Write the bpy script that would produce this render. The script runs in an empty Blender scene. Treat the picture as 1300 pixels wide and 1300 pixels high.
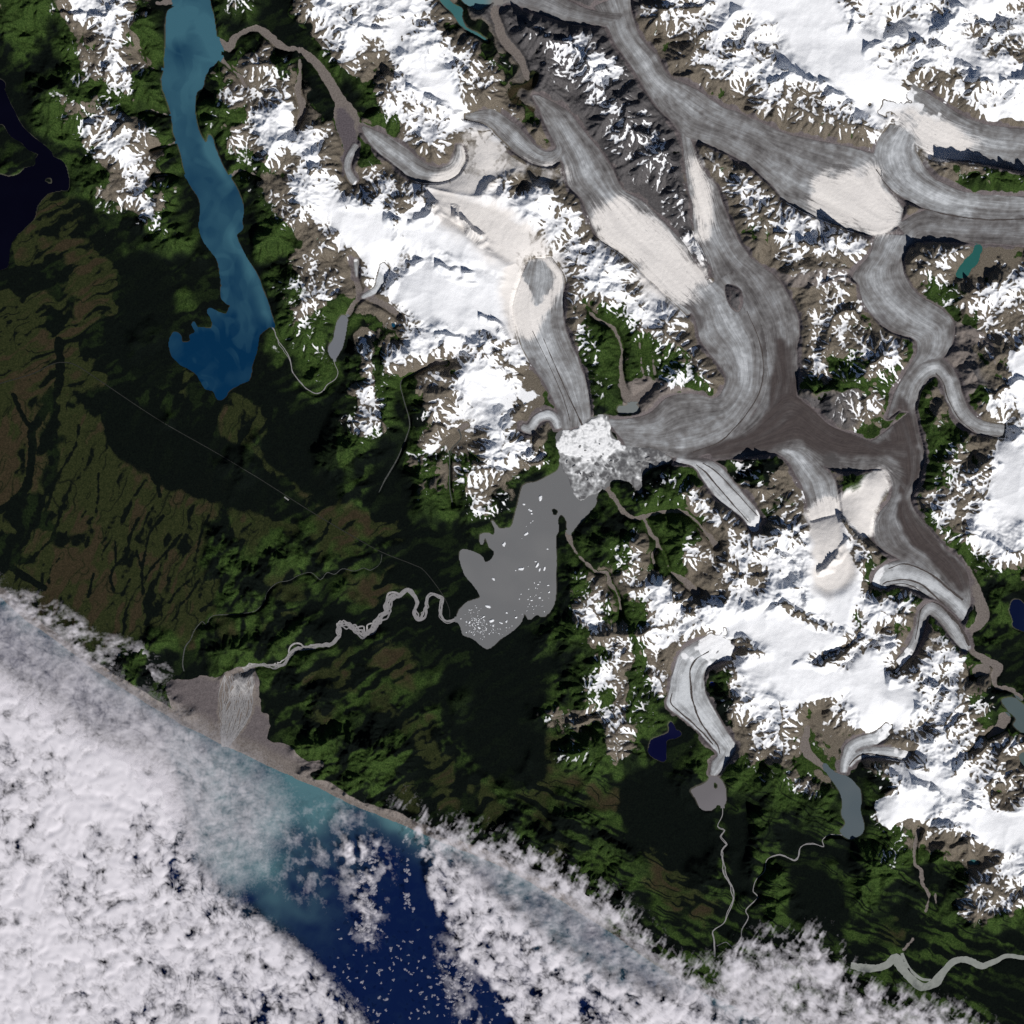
import bpy, math, random
import numpy as np
# ---------------------------------------------------------------- frame
# One scene unit = one map unit (about 50 m). Map x runs east, map y runs south, north is up.
LO, HI = -44, 1344
N = HI - LO + 1
rng = np.random.default_rng(7)
random.seed(7)
ax1 = np.arange(LO, HI + 1, dtype=np.float32)
PX, PY = np.meshgrid(ax1, ax1)
f32 = np.float32

import time; _t0 = time.time()
def tick(n): print('TICK', n, round(time.time()-_t0, 1))
# ---------------------------------------------------------------- numpy helpers
_SM = {}
def spline_mat(cell):
    if cell not in _SM:
        m = int(N / cell) + 5
        t = np.arange(N) / cell + 1.0
        i = np.floor(t).astype(int); f = t - i
        M = np.zeros((N, m), f32)
        w = [(1-f)**3/6, (3*f**3-6*f**2+4)/6, (-3*f**3+3*f**2+3*f+1)/6, f**3/6]
        for k in range(4):
            M[np.arange(N), i - 1 + k] += w[k]
        _SM[cell] = M
    return _SM[cell]
def noise(cell, seed, box=None):
    """smooth isotropic noise, about unit variance"""
    M = spline_mat(cell)
    g = np.random.default_rng(seed).normal(0, 2.2, (M.shape[1], M.shape[1])).astype(f32)
    if box: return M[box[0]:box[1]] @ g @ M[box[2]:box[3]].T
    return M @ g @ M.T
def fbm(cell, seed, octs=4, gain=0.55):
    a, s, t = 1.0, 0, 0
    for k in range(octs):
        s = s + a * noise(max(cell / 2**k, 1.0), seed + k); t += a * a; a *= gain
    return s / math.sqrt(t)
def vn(x, y, seed):
    """value noise at any coordinates (for stretched or warped patterns), about unit variance"""
    L = np.random.default_rng(seed).normal(0, 1.6, (256, 256)).astype(f32)
    xi = np.floor(x); yi = np.floor(y)
    fx = (x - xi).astype(f32); fy = (y - yi).astype(f32)
    fx = fx*fx*(3-2*fx); fy = fy*fy*(3-2*fy)
    xi = xi.astype(np.int32) & 255; yi = yi.astype(np.int32) & 255
    x1 = (xi+1) & 255; y1 = (yi+1) & 255
    return (L[yi, xi]*(1-fx)+L[yi, x1]*fx)*(1-fy) + (L[y1, xi]*(1-fx)+L[y1, x1]*fx)*fy
def ss(a, b, x):
    t = np.clip((x - a) / (b - a), 0, 1)
    return t*t*(3-2*t)
def blur(a, r, n=2):
    r = int(r)
    if r < 1: return a
    for _ in range(n):
        for ax in (0, 1):
            p = np.pad(a, [(r+1, r) if k == ax else (0, 0) for k in (0, 1)], mode='edge').astype(np.float64)
            c = np.cumsum(p, axis=ax)
            k = 2*r+1
            a = ((c[k:] - c[:-k]) if ax == 0 else (c[:, k:] - c[:, :-k])) / k
            a = a.astype(f32)
    return a
def catmull(P, closed, step=2.0):
    P = np.array(P, float)
    n = len(P)
    out = []
    m = n if closed else n-1
    for i in range(m):
        p1, p2 = P[i], P[(i+1) % n]
        p0 = P[(i-1) % n] if closed or i > 0 else 2*p1-p2
        p3 = P[(i+2) % n] if closed or i < n-2 else 2*p2-p1
        k = max(1, int(np.abs((p2-p1)[:2]).max() / step))
        t = np.linspace(0, 1, k, endpoint=False)[:, None]
        out.append(0.5*((2*p1)+(-p0+p2)*t+(2*p0-5*p1+4*p2-p3)*t*t+(-p0+3*p1-3*p2+p3)*t**3))
    if not closed: out.append(P[-1:])
    return np.concatenate(out)
def fill(pts, smooth=True):
    """polygon in map units -> boolean mask on the grid"""
    P = catmull(pts, True, 2.0) if smooth else np.array(pts, float)
    P = P - LO
    par = np.zeros((N, N+1), np.int32)
    Q = np.roll(P, -1, 0)
    for (x0, y0), (x1, y1) in zip(P, Q):
        if y0 == y1: continue
        if y0 > y1: x0, y0, x1, y1 = x1, y1, x0, y0
        r = np.arange(max(0, math.ceil(y0)), min(N, math.ceil(y1)))
        if len(r) == 0: continue
        xc = np.clip(np.ceil(x0 + (r-y0)*(x1-x0)/(y1-y0)), 0, N).astype(int)
        par[r, xc] += 1
    return (np.cumsum(par, 1)[:, :N] % 2) == 1
def dist(mask, R):
    """distance to the nearest True cell, exact up to R"""
    big = f32(R*2)
    d = np.where(mask, f32(0), big).astype(f32)
    for i in range(1, d.shape[0]): np.minimum(d[i], d[i-1]+1, out=d[i])
    for i in range(d.shape[0]-2, -1, -1): np.minimum(d[i], d[i+1]+1, out=d[i])
    d2 = d*d; o = d2.copy()
    for k in range(1, R+1):
        kk = f32(k*k)
        np.minimum(o[:, k:], d2[:, :-k]+kk, out=o[:, k:])
        np.minimum(o[:, :-k], d2[:, k:]+kk, out=o[:, :-k])
    return np.minimum(np.sqrt(o), R)
def sdist(mask, R):
    """positive inside, negative outside"""
    return dist(~mask, R) - dist(mask, R)
def stroke(pts, R=None):
    """polyline (x, y, w) -> (mask)"""
    P = catmull(pts, False, 1.0)
    m = np.zeros((N, N), bool)
    for x, y, w in P:
        r = w/2
        c0, c1 = int(max(0, x-r-LO)), int(min(N-1, x+r-LO+1)); r0, r1 = int(max(0, y-r-LO)), int(min(N-1, y+r-LO+1))
        if c1 < c0 or r1 < r0: continue
        yy, xx = np.ogrid[r0:r1+1, c0:c1+1]
        m[r0:r1+1, c0:c1+1] |= (xx+LO-x)**2 + (yy+LO-y)**2 <= max(r, .6)**2
    return m
def crop(mask, pad):
    r = np.nonzero(mask.any(1))[0]; c = np.nonzero(mask.any(0))[0]
    if len(r) == 0: return None
    return max(r[0]-pad, 0), min(r[-1]+pad+1, N), max(c[0]-pad, 0), min(c[-1]+pad+1, N)
def soft(mask, w=2.0, edge=1.0, seed=0, cell=8, raw=False):
    """polygon mask with an uneven, soft edge"""
    out = np.zeros((N, N), f32)
    b = crop(mask, int(w)*5+6)
    if b is None: return out
    s = blur(mask[b[0]:b[1], b[2]:b[3]].astype(f32), max(1, w), 2)
    t = np.clip(s*(1-s)*5, 0, 1)          # the edge wanders only near the outline
    v = s + t*(.17*noise(cell, seed, b) + .11*noise(cell/2.5, seed+1, b))
    out[b[0]:b[1], b[2]:b[3]] = np.clip(v, 0, 1) if raw else ss(.5-.5/edge, .5+.5/edge, v)
    return out
def bplur(mask, w):
    out = np.zeros((N, N), f32)
    b = crop(mask, int(w)*3+4)
    if b is None: return out
    out[b[0]:b[1], b[2]:b[3]] = blur(mask[b[0]:b[1], b[2]:b[3]].astype(f32), w, 2)
    return out

# ---------------------------------------------------------------- what the photograph shows: lakes, coast, ice
LAKES = {
 'fjord': [(213,-60),(222,0),(224,8),(214,15),(211,32),(210,62),(209,88),(205,100),(207,113),(212,128),(216,140),(219,150),(220,168),(225,180),(229,193),(233,210),(238,225),(246,240),(253,250),(256,265),(254,283),(255,295),(261,308),(270,320),(277,330),(280,347),(282,360),(282,377),(288,384),(294,387),(292,392),(287,400),(277,397),(266,392),(265,397),(270,407),(269,417),(260,417),(250,416),(246,409),(245,412),(249,422),(242,426),(242,434),(231,435),(229,427),(222,422),(217,430),(216,440),(220,452),(230,462),(240,467),(250,474),(255,482),(261,492),(272,496),(277,506),(285,504),(290,495),(304,487),(316,481),(319,465),(325,445),(329,425),(340,416),(347,410),(344,397),(339,380),(332,362),(327,350),(321,340),(312,327),(302,307),(300,297),(307,290),(306,280),(309,265),(305,250),(297,232),(289,222),(280,205),(274,190),(270,175),(265,172),(262,182),(257,175),(252,165),(249,152),(247,135),(249,117),(257,110),(261,95),(272,82),(280,67),(275,55),(274,38),(271,18),(267,0),(265,-60)],
 'inlet': [(-60,85),(0,102),(5,115),(12,132),(20,147),(27,160),(45,177),(62,191),(67,200),(80,207),(86,220),(87,240),(77,241),(60,245),(47,260),(42,277),(22,297),(14,307),(11,322),(10,332),(0,342),(-60,352),(-60,205),(0,221),(10,224),(22,222),(32,215),(45,211),(47,202),(50,195),(37,189),(27,179),(15,172),(5,157),(0,156),(-60,130)],
 'valley': [(435,400),(441,405),(439,415),(435,435),(431,445),(424,455),(419,450),(418,440),(425,430),(426,420),(429,407)],
 'lagoon': [(714,547),(737,540),(744,541),(746,532),(770,527),(772,537),(777,552),(790,565),(797,569),(825,571),(847,577),(852,580),(850,587),(832,592),(817,602),(814,610),(815,625),(810,625),(801,612),(790,610),(775,611),(762,622),(757,632),(754,642),(742,657),(732,667),(724,676),(721,670),(720,660),(712,652),(707,660),(709,672),(706,680),(705,695),(706,725),(705,755),(701,772),(690,782),(681,779),(672,786),(666,777),(660,790),(650,800),(635,810),(620,822),(610,817),(600,809),(589,805),(586,795),(581,786),(584,775),(595,765),(610,760),(610,754),(602,742),(592,730),(586,715),(585,701),(594,699),(610,706),(615,715),(625,711),(629,700),(622,694),(616,681),(612,691),(610,687),(610,679),(619,676),(626,680),(629,672),(624,662),(625,660),(634,671),(642,671),(650,667),(657,642),(664,617),(682,611),(700,602),(709,595),(711,575),(707,555)],
 'small_grey': [(902,987),(912,987),(919,995),(922,1007),(919,1021),(910,1020),(906,1026),(899,1029),(889,1024),(884,1014),(878,1005),(884,1000),(896,994)],
 'dark_blue': [(852,916),(856,924),(857,927),(864,931),(857,936),(845,941),(844,964),(830,961),(824,954),(827,939),(837,935),(849,930),(849,920)],
 'tarn': [(902,866),(905,865),(908,868),(906,871),(902,870)],
 'ribbon': [(1048,972),(1060,982),(1075,987),(1085,996),(1092,1007),(1092,1030),(1097,1050),(1090,1061),(1077,1065),(1067,1055),(1074,1045),(1069,1035),(1069,1012),(1060,995),(1052,982)],
 'teal': [(545,-30),(559,0),(565,7),(577,20),(585,32),(597,41),(615,51),(620,52),(607,42),(592,35),(586,22),(587,12),(580,7),(571,0),(560,-30)],
 'silty': [(570,-30),(587,0),(605,12),(615,9),(625,3),(640,-2),(660,-30)],
 'cirque_teal': [(1215,353),(1219,354),(1227,350),(1232,341),(1240,333),(1243,322),(1246,316),(1243,311),(1239,313),(1235,323),(1226,330),(1218,339),(1214,347)],
 'plain_blue': [(1291,761),(1300,767),(1312,780),(1312,798),(1300,801),(1287,795),(1286,787),(1282,775),(1284,765)],
 'greygreen': [(1272,889),(1286,886),(1300,895),(1325,905),(1330,935),(1300,930),(1292,926),(1287,920),(1290,912),(1279,901)],
 'greygreen_low': [(1294,960),(1302,955),(1325,962),(1320,985),(1300,972)],
 'hanging_teal': [(1229,1094),(1234,1091),(1240,1093),(1243,1097),(1236,1098),(1230,1097)],
 'pond': [(786,515),(796,514),(807,514),(810,522),(800,525),(787,525),(783,520)],
 'blue_tarn': [(498,411),(501,411),(502,414),(500,416),(498,414)],
}
ISLETS = [[(55,230),(57,226),(62,224),(67,226),(68,232),(66,235),(61,234)], [(906,994),(908,992),(911,995),(911,1001),(908,1003),(906,1000)],
          [(267,463),(269,460),(270,461),(267,466),(264,467)], [(700,646),(706,645),(710,650),(706,656),(701,654)]]
COAST = [(-80,712),(0,760),(32,789),(50,800),(87,827),(125,854),(160,877),(200,902),(225,917),(250,930),(277,945),(287,949),(312,960),(342,975),(375,989),(407,1001),(430,1014),(457,1026),(485,1037),(505,1045),(525,1054),(560,1069),(597,1085),(625,1097),(650,1109),(682,1127),(715,1146),(745,1165),(775,1185),(810,1212),(850,1238),(900,1266),(985,1302),(1090,1360)]

# glaciers: cross sections (bank, other bank) listed down the flow
def cl(*p):
    """centre line with half widths -> cross sections"""
    P = np.array(p, float); out = []
    for i in range(len(P)):
        t = P[min(i+1, len(P)-1), :2] - P[max(i-1, 0), :2]; t /= np.hypot(*t)+1e-6
        n = np.array([-t[1], t[0]])*P[i, 2]
        out.append((tuple(P[i, :2]-n), tuple(P[i, :2]+n)))
    return out
def V(*a): return [((x0, y0), (x1, y1)) for x0, y0, x1, y1 in a]
GLAC = [
 # key, sections, brightness, debris, label
 ('a', V((1340,275,1340,320),(1300,278,1300,312),(1260,278,1255,309),(1215,276,1205,306),(1175,268,1165,306),(1140,285,1160,312)), .40,.35, 'mauve grey glacier belt running along the south of the curved white striped glacier'),
 ('b', V((1130,158,1168,172),(1115,180,1162,188),(1110,205,1166,200),(1118,226,1180,222),(1140,247,1203,236),(1180,266,1230,246),(1225,276,1260,248),(1265,280,1300,250),(1300,277,1330,250),(1340,276,1345,250)), .62,0, 'pale striped glacier bending from south to east round the dark green topped ridge'),
 ('c', V((1100,135,1140,95),(1150,165,1165,112),(1165,185,1180,120),(1195,200,1205,137),(1235,205,1235,154),(1270,212,1265,161),(1300,217,1300,164),(1344,225,1344,168)), .55,0, 'blue grey glacier leaving the northern snowfield eastward past a long snow patch'),
 ('d', V((755,8,800,-8),(770,30,802,18),(780,52,812,47),(802,84,833,70),(816,107,848,96),(832,133,880,112),(852,153,915,135),(868,172,935,142),(905,185,965,156),(945,205,990,167),(975,230,1020,175),(1000,256,1060,183),(1040,276,1108,196),(1085,293,1114,216),(1116,298,1130,245),(1142,284,1147,264)), .50,.08, 'long grey glacier on the north side of the dark rock range'),
 ('e', V((676,121,683,121),(690,150,719,140),(704,180,740,165),(716,210,758,186),(722,235,776,212),(738,252,790,240),(747,272,815,256),(758,300,848,285),(790,322,870,310),(815,345,886,335),(850,378,897,352),(872,400,905,370)), .45,0, 'slate grey glacier tongue narrowing to a point along the dark rock range'),
 ('f', V((866,170,878,180),(869,200,890,214),(874,235,908,235),(880,262,918,262),(882,295,930,290),(897,325,950,325),(905,350,985,352),(925,380,1000,376),(950,420,1014,410),(965,455,1011,450),(972,490,1012,488),(955,530,1005,520),(920,560,975,552)), .45,.15, 'grey glacier with a cream snow stripe running south beside the dark rocks'),
 ('g', V((1112,298,1165,298),(1103,325,1147,325),(1083,352,1148,350),(1097,384,1166,375),(1125,417,1193,392),(1160,432,1210,412),(1164,450,1205,443),(1151,472,1180,466),(1137,497,1158,487),(1127,530,1150,512)), .52,.06, 'grey striped glacier curving south past the small teal lake'),
 ('h', cl((1275,547,8),(1245,542,8),(1225,529,9),(1212,505,10),(1205,482,10),(1192,466,11),(1175,471,11),(1160,488,10),(1153,508,10),(1152,522,8)), .55,.05, 'hook shaped grey glacier looping round a dark green spur'),
 ('i', V((1110,560,1160,520),(1112,560,1166,548),(1118,588,1172,580),(1132,612,1165,610),(1130,635,1155,634),(1112,660,1165,656),(1113,690,1198,695),(1150,713,1224,720),(1185,737,1231,746),(1216,764,1232,767)), .50,.45, 'brown edged glacier flowing south to the gravel plain by the dark blue lake'),
 ('j', V((1150,560,1150,622),(1118,560,1140,610),(1085,553,1120,594),(1055,541,1080,597),(1030,520,1050,592),(1000,500,1020,575),(975,525,985,574),(945,550,945,579),(900,568,905,583)), .35,.5, 'mauve debris covered glacier trunk running west below the round rock massif'),
 ('k', V((1030,660,1066,650),(1020,620,1060,612),(1010,602,1045,594),(998,582,1022,572),(985,574,1005,568)), .55,0, 'short grey glacier curling north west out of a cream snow patch'),
 ('l', V((862,385,930,345),(880,400,938,360),(890,432,955,388),(911,460,968,418),(922,478,973,452),(918,496,970,492),(905,506,950,532),(880,500,922,566),(848,505,882,580),(825,525,850,579),(800,532,820,573),(772,533,797,568)), .50,.05, 'broad grey glacier sweeping in a great curve down to the ice choked lagoon'),
 ('m', V((672,330,700,328),(660,360,716,352),(652,392,714,377),(657,420,715,407),(664,442,725,437),(677,465,735,460),(692,487,742,480),(705,512,747,505),(712,532,749,525),(716,548,747,541)), .58,0, 'pale streaked glacier falling straight south into the white ice at the lagoon head'),
 ('n', cl((654,532,3),(660,540,4),(672,545,5),(682,532,5),(697,527,6),(706,534,5),(708,543,3)), .7,0, 'little arched glacier tongue ending west of the lagoon head'),
 ('o', V((958,690,970,682),(954,676,968,668),(945,660,962,650),(928,645,950,634),(908,630,930,612),(893,608,910,590),(880,591,890,582),(858,586,862,580)), .8,.1, 'narrow white striped glacier between brown moraines east of the lagoon'),
 ('p', V((925,795,960,830),(912,798,940,836),(890,812,920,838),(868,825,900,846),(857,848,893,858),(850,880,893,870),(848,896,897,886),(865,910,908,905),(885,926,918,922),(900,943,927,936),(912,957,933,950),(905,968,922,969),(902,984,909,984)), .8,0, 'white glacier with one dark central stripe descending to the small grey lake'),
 ('q', V((1105,768,1126,760),(1108,745,1124,752),(1112,728,1126,746),(1126,717,1136,743),(1150,713,1156,746),(1180,726,1172,753),(1200,741,1195,764),(1220,757,1210,776),(1231,770,1222,789)), .72,.08, 'blunt curved glacier lobe with dark looping stripes above the gravel plain'),
 ('r', cl((1128,860,5),(1140,843,5),(1158,822,5),(1167,800,5),(1172,780,6),(1183,772,7),(1200,785,8),(1214,803,8),(1228,824,5)), .62,.2, 'slender hooked glacier with brown edges beside the gravel plain'),
 ('s', cl((1135,918,7),(1115,935,7),(1095,941,7),(1080,950,7),(1073,968,5),(1071,980,4)), .8,0, 'short white glacier tongue bending down toward the long grey lake'),
 ('t', cl((1165,962,3),(1142,958,6),(1122,955,6),(1100,956,5),(1086,962,4),(1078,972,3)), .72,.1, 'thin grey glacier arm joining the short white tongue above the long grey lake'),
 ('u', cl((583,184,4),(584,200,7),(575,215,8),(555,222,9),(532,217,12),(510,200,12),(485,182,11),(467,168,5),(461,161,2)), .50,0, 'blue grey glacier tongue pointing north west into the mauve gravel valley'),
 ('v', cl((590,148,3),(620,149,9),(640,163,12),(660,182,12),(682,199,9),(700,201,9),(711,191,6),(708,180,3)), .45,0, 'dark grey glacier arm hooking below the brown moraine hill'),
 ('w', cl((452,325,3),(452,338,2.5),(453,352,1.5)), .75,0, 'tiny hanging glacier ribbon on the brown slope above the small grey lake'),
 ('x', cl((490,335,6),(484,352,5),(478,367,3),(468,373,3),(459,378,2)), .85,0, 'small white glacier foot reaching the gravel above the small grey lake'),
 ('y', cl((455,235,5),(445,225,4),(441,210,4),(446,195,4),(452,185,3)), .6,.3, 'small grey glacier ending in the dark debris fan'),
 ('z', V((600,-30,680,-30),(640,12,700,-20),(665,12,720,0),(690,22,735,8),(720,30,760,15),(755,40,795,18)), .45,.5, 'swirled glacier with looping brown moraine bands north of the dark rock range'),
]
FIRN = [
 [(752,257),(770,262),(795,256),(822,268),(835,285),(860,310),(885,335),(896,350),(885,372),(882,395),(868,402),(850,387),(830,372),(815,347),(790,327),(768,302),(753,285)],
 [(1100,210),(1107,212),(1110,220),(1125,230),(1150,252),(1147,270),(1135,285),(1120,294),(1100,299),(1080,284),(1057,272),(1037,267),(1030,250),(1030,232),(1052,222),(1082,215)],
 [(1125,150),(1160,140),(1175,172),(1200,158),(1212,170),(1245,184),(1237,197),(1215,207),(1190,202),(1166,197),(1172,180),(1150,170)],
 [(1098,597),(1114,594),(1130,607),(1135,622),(1122,632),(1115,650),(1114,668),(1115,682),(1100,690),(1082,672),(1072,660),(1062,640),(1074,622),(1090,616)],
 [(1018,650),(1030,640),(1050,634),(1064,642),(1070,665),(1075,700),(1085,720),(1075,745),(1050,755),(1033,740),(1033,700),(1026,670)],
 [(585,180),(605,165),(635,175),(645,190),(670,208),(700,215),(720,216),(714,226),(692,238),(660,216),(640,222),(615,235),(600,250),(560,245),(540,235),(560,232),(585,220),(590,205)],
 [(870,190),(885,203),(897,222),(905,225),(907,250),(901,280),(905,318),(893,312),(880,295),(878,262),(872,230)],
 [(655,325),(690,318),(715,335),(722,368),(705,380),(690,392),(680,420),(660,432),(648,400),(640,370)],
 [(540,240),(600,250),(640,265),(690,300),(700,330),(655,340),(610,310),(570,280)],
]
BARE_ON_FIRN = [[(668,335),(680,330),(702,345),(703,360),(692,375),(680,388),(672,370),(666,352)]]
DEBRIS = [
 [(985,420),(1000,440),(1012,470),(1025,500),(1040,520),(1060,540),(1090,556),(1112,562),(1130,535),(1140,500),(1155,515),(1165,530),(1170,545),(1165,560),(1172,585),(1172,610),(1155,620),(1160,650),(1185,678),(1225,722),(1231,750),(1210,745),(1180,712),(1152,685),(1142,660),(1140,630),(1145,605),(1125,580),(1085,583),(1050,575),(1020,565),(995,560),(985,570),(940,578),(905,582),(870,580),(860,575),(900,567),(935,556),(965,535),(978,500),(982,460)],
 [(975,343),(1000,350),(1040,343),(1075,343),(1100,325),(1110,328),(1085,354),(1060,360),(1025,367),(985,358)],
 [(785,490),(800,483),(830,480),(860,489),(900,500),(862,499),(842,507),(833,525),(842,542),(815,532),(800,522),(790,512)],
 [(1205,412),(1220,410),(1240,418),(1255,430),(1263,455),(1262,468),(1250,440),(1235,440),(1240,455),(1232,465),(1238,490),(1230,502),(1220,482),(1203,468),(1192,456),(1208,445)],
 [(720,140),(740,165),(716,120),(700,112),(690,118),(700,130)],
]
WHITE = [  # broad smooth snowfields
 [(900,0),(945,-30),(1075,-30),(1065,0),(1075,30),(1095,40),(1120,45),(1150,42),(1175,30),(1180,45),(1140,55),(1100,68),(1105,85),(1150,110),(1200,137),(1175,147),(1125,152),(1090,140),(1050,110),(1020,92),(1000,65),(990,35),(950,20)],
 [(1030,650),(1065,660),(1080,700),(1092,740),(1086,785),(1070,800),(1040,772),(1022,750),(1030,715),(1026,680)],
 [(908,797),(970,770),(1000,775),(1030,797),(1070,806),(1065,820),(1010,840),(1000,837),(1075,850),(1070,880),(1020,890),(970,870),(930,850),(972,832),(974,822),(950,812),(922,815)],
 [(1080,850),(1115,820),(1130,860),(1160,872),(1155,902),(1130,930),(1100,940),(1085,900)],[(1110,1020),(1150,1008),(1190,1020),(1150,1045),(1122,1048)],[(1125,970),(1200,990),(1225,1008),(1175,1004)],
 [(1215,1035),(1300,1028),(1330,1050),(1275,1082),(1240,1066)],[(417,262),(460,268),(494,262),(494,333),(476,352),(440,310)],[(506,352),(571,335),(650,369),(655,428),(610,420),(571,415),(512,393)],
 [(524,262),(625,280),(650,310),(650,350),(600,335),(565,321),(510,298)],[(1278,452),(1300,440),(1340,440),(1340,540),(1300,530),(1282,500)],[(1268,560),(1300,570),(1340,560),(1340,660),(1262,650),(1255,610)],[(460,30),(520,28),(530,45),(490,52)],[(520,80),(560,95),(600,140),(640,165),(600,165),(560,130)],
 [(1245,150),(1290,120),(1330,130),(1330,150),(1270,155)]]
NUNATAK = [[(920,362),(940,366),(944,382),(937,397),(925,387)]]
MASSIF = [(1025,367),(1012,382),(1016,402),(1022,420),(1012,435),(1012,455),(1020,470),(1032,480),(1058,478),(1060,482),(1030,494),(1037,515),(1057,532),(1075,547),(1092,557),(1108,560),(1106,548),(1112,541),(1125,530),(1127,510),(1130,497),(1147,475),(1160,450),(1162,432),(1145,425),(1125,417),(1110,402),(1097,385),(1092,370),(1087,357),(1070,350),(1050,360)]
DARKROCK = [(640,5),(660,8),(700,22),(730,30),(757,32),(770,36),(782,60),(800,84),(815,108),(830,135),(850,155),(864,170),(866,200),(871,240),(878,270),(880,300),(893,325),(903,340),(898,356),(886,338),(868,310),(845,285),(816,256),(790,240),(776,212),(758,186),(740,165),(722,140),(705,118),(680,112),(662,85),(648,60),(636,35)]

# rivers: (x, y, width)
RIV = {
 'main': [(581,786,4),(567,789,4),(560,782,4),(561,770,4),(561,760,4),(551,755,4),(544,757,4),(541,770,5),(537,782,6),(531,786,7),(526,777,7),(530,765,6),(525,755,7),(517,749,8),(509,757,8),(497,759,8),(490,770,9),(485,782,9),(475,795,9),(465,804,9),(452,799,7),(440,792,6),(431,794,6),(429,807,7),(420,817,7),(407,819,7),(392,822,7),(376,822,7),(367,832,5),(360,842,5),(350,846,5),(335,844,4),(322,846,5),(310,852,8)],
 'outlet': [(346,411,6),(350,422,4),(357,437,4),(367,455,4),(372,472,4),(385,490,4),(400,499,4),(410,496,4),(415,489,3.4),(426,481,2.4),(429,472,2),(425,462,1.8),(424,454,1.6)],
 'creek': [(485,704,0.62),(482,716,0.62),(470,724,0.73),(462,721,0.73),(450,725,0.73),(435,722,0.73),(425,729,0.73),(415,727,0.73),(407,736,0.73),(395,727,0.73),(380,730,0.73),(367,737,0.73),(352,740,0.73),(340,751,0.78),(335,765,0.78),(325,775,0.83),(320,777,0.83),(300,780,0.83),(270,782,0.94),(262,794,0.94),(257,789,0.94),(247,800,1.04),(242,812,1.25),(235,822,1.56),(232,842,1.76),(234,852,1.56)],
 'valley_creek': [(545,465,1.50),(525,475,1.50),(509,485,1.20),(512,505,1.20),(520,535,1.20),(517,552,1.35),(510,570,1.50),(502,587,1.65),(490,607,1.50),(481,625,1.12)],
 'side_creek': [(582,545,3),(585,557,1.6),(572,572,1.5),(571,595,1.5),(571,620,1.5),(575,642,1.2)],
 'south': [(917,1020,2),(917,1035,2),(911,1049,2.4),(920,1054,3),(915,1062,3),(922,1072,3.5),(916,1080,4),(919,1105,4),(927,1122,4.4),(931,1140,4.4),(924,1160,3.6),(919,1172,3),(905,1182,3.2),(907,1195,3),(907,1215,3)],
 'east': [(1069,1060,2.5),(1060,1060,2.2),(1052,1060,2),(1044,1067,2.2),(1046,1075,2.5),(1032,1071,3),(1017,1075,3),(1012,1090,4),(1005,1092,4),(990,1085,3.5),(975,1090,3),(972,1097,3),(970,1107,2.8),(960,1117,2.5),(956,1132,2.5),(962,1139,2.4),(947,1155,2.5),(950,1165,2.4),(942,1180,2.2),(940,1192,2),(930,1202,2),(922,1196,1.8),(910,1201,2)],
 'big': [(1080,1226,8),(1105,1229,10),(1125,1225,8),(1137,1217,11),(1147,1230,11),(1160,1245,11),(1172,1252,11),(1187,1247,11),(1197,1235,10),(1210,1221,8),(1227,1218,8),(1245,1226,9),(1262,1221,7),(1277,1214,5),(1300,1216,5),(1340,1221,6)],
 'branch': [(1145,1210,4),(1150,1222,4),(1158,1234,4),(1170,1243,4),(1182,1244,3)],
}
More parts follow.
